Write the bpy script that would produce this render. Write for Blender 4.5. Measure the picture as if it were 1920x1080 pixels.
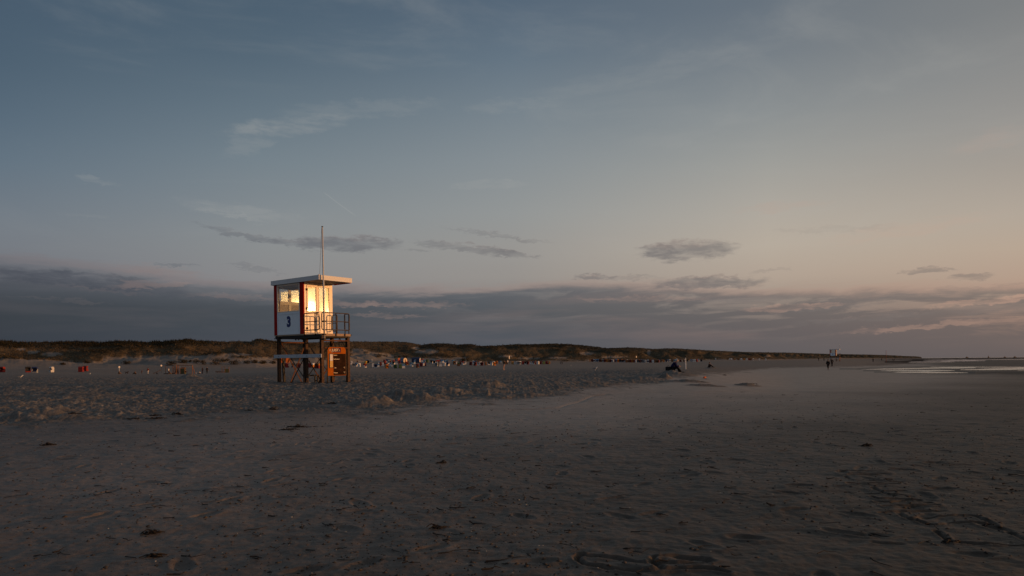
import bpy, bmesh, math, random
import numpy as np
from mathutils import Vector, Matrix

for o in list(bpy.data.objects):
    bpy.data.objects.remove(o)
SC = bpy.context.scene
COL = SC.collection
R = math.radians
random.seed(7)
RNG = np.random.default_rng(11)

# ------------------------------------------------------------------ camera
CAM_H, FOC, YP, ROLL = 1.6, 1280.0, 677.4, R(0.5)
cam_data = bpy.data.cameras.new('camera')
cam = bpy.data.objects.new('camera', cam_data)
COL.objects.link(cam)
cam_data.sensor_width = 36.0
cam_data.lens = FOC / 1920 * 36.0
cam_data.shift_y = (YP - 540) / 1920
cam_data.clip_start = 0.1
cam_data.clip_end = 60000
cam.matrix_world = Matrix.Translation((0, 0, CAM_H)) @ Matrix.Rotation(R(90), 4, 'X') @ Matrix.Rotation(-ROLL, 4, 'Z')
SC.camera = cam

SUN_AZ, SUN_EL = 92.0, 4.1        # degrees clockwise from the view direction (+Y), and above the horizon


def lin(c):
    out = []
    for v in c:
        v = v / 255.0
        out.append(v / 12.92 if v <= 0.04045 else ((v + 0.055) / 1.055) ** 2.4)
    return out


def pix_ray(x, y):
    """direction (per metre of depth) that the lens maps to a point of the photograph"""
    dx, dy = x - 960.0, YP - y
    c, s = math.cos(ROLL), math.sin(ROLL)
    return (dx * c + dy * s) / FOC, (-dx * s + dy * c) / FOC


def to_pix(X, Y, Z):
    u = FOC * X / Y
    v = FOC * (Z - CAM_H) / Y
    c, s = math.cos(ROLL), math.sin(ROLL)
    return 960 + u * c - v * s, YP - (u * s + v * c)


def az_el(x, y):
    u, v = pix_ray(x, y)
    return math.degrees(math.atan2(u, 1.0)), math.degrees(math.atan2(v, math.hypot(u, 1.0)))


# ------------------------------------------------------------------ world: dusk sky with clouds
world = bpy.data.worlds.new('World')
SC.world = world
world.use_nodes = True
WN, WL = world.node_tree.nodes, world.node_tree.links
WN.clear()


class NB:
    """small node-building helper"""
    def __init__(s, tree):
        s.n, s.l = tree.nodes, tree.links

    def put(s, sock, v):
        if v is None:
            return
        if isinstance(v, bpy.types.NodeSocket):
            s.l.new(v, sock)
        else:
            if hasattr(sock.default_value, '__len__') and not isinstance(v, (int, float)):
                v = list(v)
                if len(sock.default_value) == 4 and len(v) == 3:
                    v = v + [1.0]
            sock.default_value = v

    def math(s, op, a, b=None, c=None, clamp=False):
        m = s.n.new('ShaderNodeMath'); m.operation = op; m.use_clamp = clamp
        s.put(m.inputs[0], a); s.put(m.inputs[1], b); s.put(m.inputs[2], c)
        return m.outputs[0]

    def add(s, a, b): return s.math('ADD', a, b)
    def sub(s, a, b): return s.math('SUBTRACT', a, b)
    def mul(s, a, b): return s.math('MULTIPLY', a, b)

    def smooth(s, v, a, b, lo=0.0, hi=1.0):
        m = s.n.new('ShaderNodeMapRange'); m.interpolation_type = 'SMOOTHSTEP'
        s.put(m.inputs[0], v); s.put(m.inputs[1], a); s.put(m.inputs[2], b); s.put(m.inputs[3], lo); s.put(m.inputs[4], hi)
        return m.outputs[0]

    def linr(s, v, a, b, lo=0.0, hi=1.0):
        m = s.n.new('ShaderNodeMapRange'); m.clamp = True
        s.put(m.inputs[0], v); s.put(m.inputs[1], a); s.put(m.inputs[2], b); s.put(m.inputs[3], lo); s.put(m.inputs[4], hi)
        return m.outputs[0]

    def mix(s, f, a, b, blend='MIX'):
        m = s.n.new('ShaderNodeMix'); m.data_type = 'RGBA'; m.blend_type = blend
        s.put(m.inputs[0], f); s.put(m.inputs[6], a); s.put(m.inputs[7], b)
        return m.outputs[2]

    def ramp(s, f, stops):
        r = s.n.new('ShaderNodeValToRGB')
        e = r.color_ramp.elements
        while len(e) < len(stops):
            e.new(0.5)
        for k, (p, c) in enumerate(sorted(stops, key=lambda q: q[0])):
            e[k].position = p; e[k].color = list(c) + [1.0] if len(c) == 3 else c
        s.put(r.inputs[0], f)
        return r.outputs[0]

    def xyz(s, x, y, z):
        c = s.n.new('ShaderNodeCombineXYZ')
        s.put(c.inputs[0], x); s.put(c.inputs[1], y); s.put(c.inputs[2], z)
        return c.outputs[0]

    def noise(s, vec, scale, detail=4, rough=0.55, dist=0.0):
        t = s.n.new('ShaderNodeTexNoise')
        s.put(t.inputs['Vector'], vec); s.put(t.inputs['Scale'], scale); s.put(t.inputs['Detail'], detail)
        s.put(t.inputs['Roughness'], rough); s.put(t.inputs['Distortion'], dist)
        return t.outputs['Fac']


W = NB(world.node_tree)
tc = WN.new('ShaderNodeTexCoord')
sep = WN.new('ShaderNodeSeparateXYZ')
WL.new(tc.outputs['Generated'], sep.inputs[0])
DEG = 180 / math.pi
AZ = W.mul(W.math('ARCTAN2', sep.outputs[0], sep.outputs[1]), DEG)
EL = W.mul(W.math('ARCSINE', sep.outputs[2]), DEG)
fe = W.math('DIVIDE', W.math('MAXIMUM', EL, 0.0), 90.0)

# clear-sky colour as seen in five directions of the picture (rows: picture height -> colour)
SKYCOL = {
    0:    [(0, (72, 91, 109)), (110, (77, 96, 113)), (210, (87, 105, 121)), (300, (99, 115, 129)), (400, (113, 122, 132)), (460, (117, 122, 130)), (520, (112, 115, 124)), (600, (95, 99, 112)), (680, (80, 84, 98))],
    480:  [(0, (76, 95, 112)), (110, (86, 104, 119)), (210, (102, 118, 130)), (300, (117, 130, 139)), (400, (131, 138, 143)), (460, (137, 140, 142)), (520, (137, 136, 138)), (600, (112, 113, 120)), (680, (84, 90, 104))],
    960:  [(0, (86, 103, 120)), (110, (101, 117, 131)), (210, (120, 132, 141)), (300, (135, 143, 148)), (400, (148, 151, 151)), (460, (152, 150, 147)), (520, (150, 145, 141)), (600, (122, 117, 118)), (680, (92, 95, 104))],
    1440: [(0, (103, 114, 125)), (110, (120, 128, 135)), (210, (139, 144, 146)), (300, (158, 158, 154)), (400, (176, 169, 159)), (460, (183, 171, 157)), (520, (177, 161, 147)), (600, (140, 126, 119)), (680, (102, 97, 99))],
    1920: [(0, (124, 127, 129)), (110, (137, 138, 138)), (210, (149, 147, 144)), (300, (162, 155, 147)), (400, (178, 166, 153)), (460, (183, 165, 148)), (520, (180, 156, 139)), (600, (150, 124, 113)), (680, (108, 95, 92))],
}
cols = []
for px in sorted(SKYCOL):
    st = []
    for py, c in SKYCOL[px]:
        st.append((max(0.0, az_el(px, py)[1] / 90.0), lin(c)))
    top = lin((84, 93, 102)) if px < 1900 else lin((98, 104, 110))
    st.append((0.42, [0.5 * (a + b) for a, b in zip(st[0][1], top)])); st.append((0.95, top))
    cols.append((az_el(px, 400)[0], W.ramp(fe, st)))
zen = lin((86, 93, 100))
sunside = W.ramp(fe, [(0.0, lin((165, 118, 84))), (0.03, lin((226, 172, 112))), (0.08, lin((222, 184, 140))), (0.2, lin((176, 164, 150))), (0.4, lin((128, 136, 142))), (0.95, zen)])
backside = W.ramp(fe, [(0.0, lin((72, 76, 92))), (0.06, lin((88, 94, 110))), (0.12, lin((108, 116, 130))), (0.3, lin((112, 128, 146))), (0.95, zen)])
chain = [(-180.0, backside), (-110.0, backside)] + cols + [(90.0, sunside), (140.0, backside)]
sky = chain[0][1]
for k in range(1, len(chain)):
    sky = W.mix(W.linr(AZ, chain[k - 1][0], chain[k][0]), sky, chain[k][1])

# low cloud bank along the horizon
wv = W.xyz(W.mul(AZ, 0.055), W.mul(EL, 0.42), 3.1)
n_long = W.noise(wv, 1.0, 6, 0.56, 0.5)
wv2 = W.xyz(W.mul(AZ, 0.13), W.add(W.mul(EL, 1.05), W.mul(AZ, -0.016)), 8.7)
n_mid = W.noise(wv2, 1.0, 6, 0.6, 0.6)
wv3 = W.xyz(W.mul(AZ, 0.5), W.mul(EL, 2.1), 1.7)
n_fine = W.noise(wv3, 1.0, 5, 0.6, 0.3)
EDGE = [(-400, 482), (0, 484), (140, 497), (300, 515), (400, 530), (560, 540), (660, 536), (760, 542), (900, 541), (1010, 533), (1180, 534), (1300, 539), (1440, 545), (1600, 545), (1750, 540), (1920, 536), (2300, 520)]
azs = [az_el(a, b) for a, b in EDGE]
fc = WN.new('ShaderNodeFloatCurve')
W.put(fc.inputs['Value'], W.linr(AZ, -60.0, 60.0))
cu = fc.mapping.curves[0]
pts = [((a + 60) / 120, e / 20) for a, e in azs]
pts = [(0.0, pts[0][1])] + pts + [(1.0, pts[-1][1])]
while len(cu.points) < len(pts):
    cu.points.new(0.5, 0.5)
for k, p in enumerate(pts):
    cu.points[k].location = p; cu.points[k].handle_type = 'AUTO'
fc.mapping.update()
edge_el = W.mul(fc.outputs[0], 20.0)
edge_n = W.add(edge_el, W.add(W.mul(W.sub(n_mid, 0.5), 1.7), W.mul(W.sub(n_fine, 0.5), 0.7)))
below = W.sub(edge_n, EL)                                    # degrees under the bank's top
bank = W.smooth(below, W.linr(AZ, -30.0, -5.0, -0.7, -0.25), W.linr(AZ, -30.0, -5.0, 2.0, 0.75))
# opening streaks inside the bank, more of them towards the sun
right = W.linr(AZ, -12.0, 34.0)
streak_a = W.smooth(n_mid, 0.50, 0.66)
depth_fade = W.mul(W.smooth(below, 0.3, 1.0), W.smooth(below, 4.9, 2.2))
hole = W.mul(W.mul(streak_a, depth_fade), W.add(0.05, W.mul(right, 0.72)))
low_el = W.smooth(EL, 3.4, 0.2)                              # near the horizon the bank is even
bcol_l = W.ramp(fe, [(0.0, lin((54, 61, 72))), (0.035, lin((50, 58, 68))), (0.047, lin((54, 61, 71))), (0.058, lin((70, 75, 85))), (0.08, lin((84, 85, 94))), (0.11, lin((98, 95, 102)))])
bcol_c = W.ramp(fe, [(0.0, lin((84, 89, 96))), (0.02, lin((76, 83, 93))), (0.045, lin((76, 82, 90))), (0.075, lin((96, 99, 106))), (0.11, lin((122, 118, 120)))])
bcol_r = W.ramp(fe, [(0.0, lin((102, 94, 94))), (0.025, lin((111, 100, 98))), (0.05, lin((123, 113, 109))), (0.075, lin((130, 120, 116))), (0.11, lin((160, 140, 126)))])
bcol = W.mix(W.linr(AZ, -37.0, -3.0), bcol_l, bcol_c)
bcol = W.mix(W.linr(AZ, -3.0, 37.0), bcol, bcol_r)
bcol = W.mix(W.linr(AZ, 45.0, 80.0), bcol, lin((180, 130, 92)))
pinkc = W.mix(W.linr(AZ, -37.0, 37.0), lin((126, 115, 118)), lin((182, 146, 130)))
bcol = W.mix(W.mul(W.mul(W.smooth(n_long, 0.44, 0.68), W.smooth(below, 0.1, 1.2)), W.mul(W.sub(1.0, low_el), W.add(0.10, W.mul(right, 0.30)))), bcol, pinkc)
sky = W.mix(W.mul(bank, W.sub(0.96, hole)), sky, bcol)
rim = W.mul(W.mul(W.smooth(below, -0.7, 0.0), W.smooth(below, 0.7, 0.1)), 0.34)
sky = W.mix(rim, sky, pinkc)

# single clouds: centre, half-width, half-height, slope (picture), strength, tone
CLOUDS = [
    (455, 440, 85, 7, 9, .55, 'd'), (560, 456, 80, 8, 2, .6, 'd'), (655, 457, 100, 15, 0, .8, 'd'), (335, 497, 34, 3.5, 2, .5, 'd'), (480, 503, 60, 4, 6, .3, 'd'),
    (880, 466, 95, 9, 7, .55, 'd'), (965, 477, 45, 7, 8, .45, 'd'), (785, 470, 26, 4, 0, .4, 'd'), (920, 440, 85, 4, 9, .3, 'd'), (1000, 452, 40, 4, 6, .22, 'd'),
    (1290, 470, 88, 19, 0, .75, 'd'), (1235, 472, 30, 15, 3, .6, 'd'), (1325, 529, 105, 12, 1, .8, 'd'), (1120, 519, 42, 5, 0, .6, 'd'), (1180, 521, 60, 4, 0, .3, 'd'),
    (170, 528, 170, 16, 3, .5, 'b'), (60, 517, 120, 14, 3, .35, 'b'), (320, 552, 150, 7, 2, .25, 'b'), (285, 533, 80, 7, -4, .4, 'p'), (200, 545, 90, 4, 3, .14, 'p'), (120, 562, 90, 3, 3, .1, 'p'), (440, 556, 90, 5, 2, .25, 'p'), (720, 592, 80, 4, 1, .25, 'p'), (650, 570, 90, 5, 1, .3, 'p'),
    (1700, 553, 220, 6, -3, .4, 'd'), (1870, 575, 100, 12, -3, .5, 'd'), (1560, 575, 120, 7, -2, .4, 'd'), (1400, 560, 120, 8, 1, .4, 'd'), (1640, 596, 160, 6, -3, .35, 'd'),
    (1740, 507, 50, 5, -1, .55, 'd'), (1815, 519, 48, 7, -2, .55, 'd'), (1445, 507, 40, 4, -4, .2, 'd'), (1560, 430, 120, 6, 3, .12, 'd'),
    (545, 236, 120, 18, -10, .27, 'l'), (470, 262, 60, 26, -30, .2, 'l'), (680, 205, 150, 18, -6, .14, 'l'), (450, 394, 110, 14, 4, .30, 'l'), (440, 405, 60, 5, 10, .32, 'l'), (180, 337, 42, 7, 5, .26, 'l'), (150, 405, 50, 4, 2, .12, 'l'),
    (960, 198, 90, 14, -3, .13, 'l'), (915, 346, 70, 9, -2, .16, 'l'), (1460, 388, 90, 10, 0, .14, 'p'), (1870, 260, 90, 20, -8, .10, 'p'), (1250, 130, 260, 22, -6, .06, 'l'), (1700, 430, 160, 14, -4, .14, 'p'), (1190, 560, 130, 5, 1, .25, 'p'), (1840, 566, 110, 6, -3, .45, 'p'), (1730, 612, 170, 6, -4, .3, 'p'), (1480, 577, 90, 6, -2, .35, 'p'), (760, 571, 120, 6, 0, .28, 'p'), (290, 505, 90, 10, 4, .25, 'p'),
]
deepc = W.mix(W.linr(AZ, -30.0, 0.0), lin((64, 69, 82)), lin((84, 88, 96)))
darkc = W.mix(W.linr(AZ, -30.0, 35.0), lin((98, 103, 112)), lin((122, 113, 110)))
lightc = W.mix(W.linr(AZ, -37.0, 20.0), lin((146, 150, 152)), lin((178, 176, 170)))
pinkw = W.mix(W.linr(AZ, -37.0, 37.0), lin((132, 118, 118)), lin((204, 162, 141)))
warp_x = W.mul(W.sub(W.noise(W.xyz(W.mul(AZ, 0.6), W.mul(EL, 1.6), 0.0), 1.0, 5, 0.6), 0.5), 3.2)
warp_y = W.mul(W.sub(W.noise(W.xyz(W.mul(AZ, 0.5), W.mul(EL, 1.5), 6.0), 1.0, 5, 0.62), 0.5), 1.25)
warp_f = W.mul(W.sub(W.noise(W.xyz(W.mul(AZ, 1.7), W.mul(EL, 4.5), 2.0), 1.0, 6, 0.65), 0.5), 0.75)
AZw, ELw = W.add(AZ, W.add(warp_x, W.mul(warp_f, 2.0))), W.add(EL, W.add(warp_y, warp_f))
tex_fac = W.smooth(n_fine, 0.30, 0.62)
for (cx, cy, rx, ry, slope, k, tone) in CLOUDS:
    a0, e0 = az_el(cx, cy)
    sx = abs(az_el(cx + rx, cy)[0] - az_el(cx - rx, cy)[0]) / 2
    sy = abs(az_el(cx, cy + ry)[1] - az_el(cx, cy - ry)[1]) / 2
    t = R(-slope)
    dx, dy = W.sub(AZw, a0), W.sub(ELw, e0)
    xr = W.math('DIVIDE', W.add(W.mul(dx, math.cos(t)), W.mul(dy, math.sin(t))), sx)
    yr = W.math('DIVIDE', W.sub(W.mul(dy, math.cos(t)), W.mul(dx, math.sin(t))), sy)
    d2 = W.add(W.mul(xr, xr), W.mul(yr, yr))
    m = W.smooth(d2, 1.45, 0.25)
    m = W.mul(m, k)
    m = W.mul(m, W.linr(tex_fac, 0.0, 1.0, 0.35 if tone in 'db' else 0.15, 1.0))
    if tone == 'b':
        c = deepc
    elif tone == 'd':
        c = W.mix(W.smooth(yr, 0.1, 1.3, 0.0, 0.35), darkc, pinkw)
    else:
        c = lightc if tone == 'l' else pinkw
    sky = W.mix(m, sky, c)
# very faint broad cirrus veil
veil = W.mul(W.mul(W.smooth(W.noise(W.xyz(W.mul(AZ, 0.05), W.mul(EL, 0.16), 4.4), 1.0, 7, 0.6, 0.8), 0.48, 0.75), W.smooth(EL, 6.0, 12.0)), 0.16)
sky = W.mix(veil, sky, lightc)
# condensation trail
(a1, e1), (a2, e2) = az_el(604, 358), az_el(672, 408)
dx, dy = a2 - a1, e2 - e1
L = math.hypot(dx, dy)
tt = W.math('DIVIDE', W.add(W.mul(W.sub(AZ, a1), dx / L), W.mul(W.sub(EL, e1), dy / L)), L)
dd = W.math('ABSOLUTE', W.add(W.sub(W.mul(W.sub(AZ, a1), -dy / L), W.mul(W.sub(EL, e1), -dx / L)), W.mul(W.mul(tt, W.sub(tt, 1.0)), -0.12)))
trail = W.mul(W.mul(W.smooth(dd, 0.065, 0.01), W.mul(W.smooth(tt, 0.0, 0.15), W.smooth(tt, 1.0, 0.8))), 0.12)
sky = W.mix(trail, sky, lin((190, 190, 184)))

# glow round the low sun
sd = Vector((math.sin(R(SUN_AZ)) * math.cos(R(SUN_EL)), math.cos(R(SUN_AZ)) * math.cos(R(SUN_EL)), math.sin(R(SUN_EL))))
vm = WN.new('ShaderNodeVectorMath'); vm.operation = 'DOT_PRODUCT'
WL.new(tc.outputs['Generated'], vm.inputs[0]); vm.inputs[1].default_value = sd
ang = W.mul(W.math('ARCCOSINE', W.math('MINIMUM', vm.outputs['Value'], 0.9999999)), DEG)
g1 = W.mul(W.math('EXPONENT', W.mul(ang, -1 / 1.1)), 6.0)
g2 = W.mul(W.math('EXPONENT', W.mul(ang, -1 / 4.0)), 10.0)
g3 = W.mul(W.math('EXPONENT', W.mul(ang, -1 / 18.0)), 0.14)


def scale_col(f, c):
    v = WN.new('ShaderNodeVectorMath'); v.operation = 'SCALE'
    v.inputs[0].default_value = c; W.put(v.inputs['Scale'], f)
    return v.outputs[0]


def vadd(a, b):
    v = WN.new('ShaderNodeVectorMath'); v.operation = 'ADD'
    W.put(v.inputs[0], a); W.put(v.inputs[1], b)
    return v.outputs[0]


glow = vadd(vadd(scale_col(g1, (1.0, 0.70, 0.26)), scale_col(g2, (1.0, 0.50, 0.125))), scale_col(g3, (1.0, 0.62, 0.32)))
sky = vadd(sky, glow)
nish = WN.new('ShaderNodeTexSky')
nish.sky_type = 'NISHITA'
nish.sun_disc = False
nish.sun_elevation = R(SUN_EL)
nish.sun_rotation = R(SUN_AZ)
nish.dust_density = 2.0
bg1 = WN.new('ShaderNodeBackground'); bg1.inputs['Strength'].default_value = 0.96
WL.new(sky, bg1.inputs['Color'])
bg2 = WN.new('ShaderNodeBackground'); bg2.inputs['Strength'].default_value = 0.005
WL.new(nish.outputs[0], bg2.inputs['Color'])
ads = WN.new('ShaderNodeAddShader')
WL.new(bg1.outputs[0], ads.inputs[0]); WL.new(bg2.outputs[0], ads.inputs[1])
wo = WN.new('ShaderNodeOutputWorld')
WL.new(ads.outputs[0], wo.inputs['Surface'])
world.cycles.sampling_method = 'MANUAL'
world.cycles.sample_map_resolution = 2048

# ------------------------------------------------------------------ sun and exposure
sun_d = bpy.data.lights.new('sun', 'SUN')
sun = bpy.data.objects.new('sun', sun_d)
COL.objects.link(sun)
sun_d.energy = 2.5
sun_d.angle = R(0.6)
sun_d.color = (1.0, 0.46, 0.165)
sun.rotation_euler = (-sd).to_track_quat('-Z', 'Y').to_euler()
sun.location = (40, 0, 30)
SC.view_settings.view_transform = 'Standard'
SC.view_settings.look = 'None'
SC.view_settings.exposure = 0.0
SC.view_settings.gamma = 1.0
SC.render.engine = 'CYCLES'
SC.cycles.use_denoising = True
SC.cycles.max_bounces = 8
SC.cycles.transparent_max_bounces = 12
SC.cycles.sample_clamp_indirect = 6.0


# ------------------------------------------------------------------ helpers
def obj(name, me, parent=None, mats=()):
    o = bpy.data.objects.new(name, me)
    COL.objects.link(o)
    if parent is not None:
        o.parent = parent
    for m in mats:
        me.materials.append(m)
    return o


def tag(o, label=None, cat=None, group=None, kind=None):
    if label: o['label'] = label
    if cat: o['category'] = cat
    if group: o['group'] = group
    if kind: o['kind'] = kind
    return o


def empty(name, loc=(0, 0, 0), rz=0.0, label=None, cat=None, group=None):
    o = bpy.data.objects.new(name, None)
    COL.objects.link(o)
    o.empty_display_size = 0.3
    o.location = loc; o.rotation_euler = (0, 0, rz)
    return tag(o, label, cat, group)


def copy_tree(o, parent=None):
    c = o.copy(); COL.objects.link(c)
    c.parent = parent
    for ch in list(o.children):
        copy_tree(ch, c)
    return c


class MB:
    """collects shapes into one mesh"""
    def __init__(s):
        s.v, s.f, s.m = [], [], []

    def face(s, pts, mi=0):
        k = len(s.v); s.v += [tuple(p) for p in pts]; s.f.append(tuple(range(k, k + len(pts)))); s.m.append(mi)

    def box(s, x0, x1, y0, y1, z0, z1, mi=0, bev=0.0):
        if bev > 0:
            bm = bmesh.new()
            r = bmesh.ops.create_cube(bm, size=1.0)
            for v in bm.verts:
                v.co = Vector(((x0 + x1) / 2 + v.co.x * (x1 - x0), (y0 + y1) / 2 + v.co.y * (y1 - y0), (z0 + z1) / 2 + v.co.z * (z1 - z0)))
            bmesh.ops.bevel(bm, geom=bm.edges[:], offset=bev, segments=2, affect='EDGES', profile=0.5)
            s.bm(bm, mi)
            return s
        k = len(s.v)
        s.v += [(x0, y0, z0), (x1, y0, z0), (x1, y1, z0), (x0, y1, z0), (x0, y0, z1), (x1, y0, z1), (x1, y1, z1), (x0, y1, z1)]
        for q in ((0, 3, 2, 1), (4, 5, 6, 7), (0, 1, 5, 4), (1, 2, 6, 5), (2, 3, 7, 6), (3, 0, 4, 7)):
            s.f.append(tuple(k + i for i in q)); s.m.append(mi)
        return s

    def bm(s, bm, mi=0):
        k = len(s.v)
        bm.verts.index_update()
        s.v += [tuple(v.co) for v in bm.verts]
        for f in bm.faces:
            s.f.append(tuple(k + v.index for v in f.verts)); s.m.append(mi)
        bm.free()

    def bar(s, a, b, w, h=None, mi=0):
        """rectangular bar between two points"""
        a, b = Vector(a), Vector(b); h = h or w
        d = (b - a).normalized()
        up = Vector((0, 0, 1)) if abs(d.z) < 0.95 else Vector((0, 1, 0))
        p = d.cross(up).normalized(); q = p.cross(d)
        k = len(s.v)
        for e in (a, b):
            for i, j in ((-1, -1), (1, -1), (1, 1), (-1, 1)):
                s.v.append(tuple(e + p * (i * w / 2) + q * (j * h / 2)))
        for f in ((0, 1, 2, 3), (7, 6, 5, 4), (0, 4, 5, 1), (1, 5, 6, 2), (2, 6, 7, 3), (3, 7, 4, 0)):
            s.f.append(tuple(k + i for i in f)); s.m.append(mi)
        return s

    def tube(s, pts, r, n=8, mi=0, r2=None, closed=False):
        pts = [Vector(p) for p in pts]
        N = len(pts); k = len(s.v)
        for i, p in enumerate(pts):
            if closed:
                d = (pts[(i + 1) % N] - pts[i - 1]).normalized()
            else:
                d = (pts[min(i + 1, N - 1)] - pts[max(i - 1, 0)]).normalized()
            up = Vector((0, 0, 1)) if abs(d.z) < 0.95 else Vector((0, 1, 0))
            a = d.cross(up).normalized(); b = a.cross(d)
            rr = r if r2 is None else r + (r2 - r) * i / max(1, N - 1)
            for j in range(n):
                t = 2 * math.pi * j / n
                s.v.append(tuple(p + a * (math.cos(t) * rr) + b * (math.sin(t) * rr)))
        for i in range(N if closed else N - 1):
            for j in range(n):
                i2 = (i + 1) % N
                s.f.append((k + i * n + j, k + i * n + (j + 1) % n, k + i2 * n + (j + 1) % n, k + i2 * n + j)); s.m.append(mi)
        if not closed:
            s.f.append(tuple(k + j for j in range(n))[::-1]); s.m.append(mi)
            s.f.append(tuple(k + (N - 1) * n + j for j in range(n))); s.m.append(mi)
        return s

    def prism(s, prof, x0, x1, mi=0):
        """profile in (y, z) extruded along x"""
        k = len(s.v); n = len(prof)
        for x in (x0, x1):
            s.v += [(x, p[0], p[1]) for p in prof]
        s.f.append(tuple(range(k, k + n))[::-1]); s.m.append(mi)
        s.f.append(tuple(range(k + n, k + 2 * n))); s.m.append(mi)
        for i in range(n):
            j = (i + 1) % n
            s.f.append((k + i, k + j, k + n + j, k + n + i)); s.m.append(mi)
        return s

    def mesh(s, name, smooth=False):
        me = bpy.data.meshes.new(name)
        me.from_pydata(s.v, [], s.f)
        me.polygons.foreach_set('material_index', s.m)
        if smooth:
            me.polygons.foreach_set('use_smooth', [True] * len(s.f))
        me.validate(); me.update()
        bm = bmesh.new(); bm.from_mesh(me)
        bmesh.ops.recalc_face_normals(bm, faces=bm.faces[:])
        bm.to_mesh(me); bm.free()
        return me

    def build(s, name, mat, parent=None, smooth=False):
        return obj(name, s.mesh(name, smooth), parent, mat if isinstance(mat, (list, tuple)) else (mat,))


# ------------------------------------------------------------------ materials
MATS = {}


def mat(name, col, rough=0.7, spec=0.4, var=0.12, scale=6.0, bump=0.0, metal=0.0, coat=0.0, dirt=None):
    if name in MATS:
        return MATS[name]
    m = bpy.data.materials.new(name); m.use_nodes = True
    t = m.node_tree; B = NB(t)
    p = t.nodes['Principled BSDF']
    c = [x for x in col]
    tco = t.nodes.new('ShaderNodeTexCoord')
    n = B.noise(tco.outputs['Object'], scale, 5, 0.6)
    n2 = B.noise(tco.outputs['Object'], scale * 6.3, 3, 0.6)
    f = B.add(B.mul(n, 0.7), B.mul(n2, 0.3))
    base = B.mix(B.linr(f, 0.3, 0.7), [x * (1 - var) for x in c], [min(1, x * (1 + var)) for x in c])
    if dirt:
        dc, amt = dirt
        base = B.mix(B.mul(B.smooth(n, 0.5, 0.72), amt), base, dc)
    B.put(p.inputs['Base Color'], base)
    B.put(p.inputs['Roughness'], B.linr(n2, 0.3, 0.7, max(0.02, rough - 0.06), min(1, rough + 0.06)))
    p.inputs['Specular IOR Level'].default_value = spec
    p.inputs['Metallic'].default_value = metal
    p.inputs['Coat Weight'].default_value = coat
    if bump > 0:
        b = t.nodes.new('ShaderNodeBump'); b.inputs['Strength'].default_value = bump; b.inputs['Distance'].default_value = 0.01
        B.put(b.inputs['Height'], n2); t.links.new(b.outputs[0], p.inputs['Normal'])
    MATS[name] = m
    return m


def sand_mat(name):
    m = bpy.data.materials.new(name); m.use_nodes = True
    t = m.node_tree; B = NB(t)
    p = t.nodes['Principled BSDF']
    g = t.nodes.new('ShaderNodeNewGeometry')
    at = lambda a: (lambda q: (setattr(q, 'attribute_name', a), q.outputs['Fac'])[1])(t.nodes.new('ShaderNodeAttribute'))
    dry, wet = at('dry'), at('wet')
    pos = g.outputs['Position']
    n1 = B.noise(pos, 0.35, 5, 0.6)
    n2 = B.noise(pos, 2.3, 5, 0.62)
    n3 = B.noise(pos, 22.0, 4, 0.65)
    n4 = B.noise(pos, 140.0, 2, 0.6)
    n0 = B.noise(pos, 0.06, 4, 0.6)
    tone = B.add(B.add(B.mul(n1, 0.22), B.mul(n2, 0.36)), B.add(B.mul(n3, 0.27), B.mul(n4, 0.15)))
    damp_shade_c = B.ramp(B.linr(tone, 0.40, 0.60), [(0.0, (0.018, 0.0138, 0.0105)), (0.5, (0.036, 0.0275, 0.021)), (1.0, (0.060, 0.046, 0.035))])  # damp sand, darkened further to carry the painted foreground shade
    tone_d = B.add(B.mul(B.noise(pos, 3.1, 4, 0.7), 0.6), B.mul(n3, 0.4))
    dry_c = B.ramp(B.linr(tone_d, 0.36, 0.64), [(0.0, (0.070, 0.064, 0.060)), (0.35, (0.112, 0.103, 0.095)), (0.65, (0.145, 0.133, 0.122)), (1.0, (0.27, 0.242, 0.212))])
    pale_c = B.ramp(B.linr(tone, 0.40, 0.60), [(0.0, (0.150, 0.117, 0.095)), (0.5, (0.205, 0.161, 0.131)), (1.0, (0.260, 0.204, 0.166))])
    damp_shade_c = B.mix(at('drain_shade'), damp_shade_c, pale_c)  # blends the painted foreground shade into the sand colour
    dry_c = B.mix(at('drain_shade'), dry_c, B.ramp(B.linr(tone, 0.34, 0.66), [(0.0, (0.135, 0.120, 0.106)), (1.0, (0.215, 0.190, 0.168))]))
    base = B.mix(dry, damp_shade_c, dry_c)
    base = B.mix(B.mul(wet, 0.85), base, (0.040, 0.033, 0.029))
    B.put(p.inputs['Base Color'], base)
    rgh = B.math('MAXIMUM', B.linr(at('drain_shade'), 0.0, 1.0, .62, .52), B.linr(dry, 0.0, 1.0, 0.50, 0.95))
    rgh = B.math('MULTIPLY_ADD', wet, -0.04, rgh)
    B.put(p.inputs['Roughness'], rgh)
    B.put(p.inputs['Specular IOR Level'], B.math('MULTIPLY_ADD', wet, -0.25, B.linr(dry, 0.0, 1.0, 0.30, 0.12)))
    p.inputs['Specular Tint'].default_value = (1.0, .90, .80, 1)
    b = t.nodes.new('ShaderNodeBump'); b.inputs['Distance'].default_value = 0.012
    B.put(b.inputs['Strength'], B.math('MULTIPLY_ADD', wet, -0.2, 0.6))
    h = B.add(B.add(B.mul(n3, 0.8), B.mul(n4, 0.25)), B.mul(B.noise(pos, 7.0, 4, 0.6), 1.2))
    B.put(b.inputs['Height'], h); t.links.new(b.outputs[0], p.inputs['Normal'])
    return m


# ------------------------------------------------------------------ noise for the terrain
def _hash(ix, iy, seed):
    h = (ix.astype(np.int64) * 374761393 + iy.astype(np.int64) * 668265263 + seed * 144665) & 0x7fffffff
    h = ((h ^ (h >> 13)) * 1274126177) & 0x7fffffff
    return ((h ^ (h >> 16)) & 0xffff) / 65535.0


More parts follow.
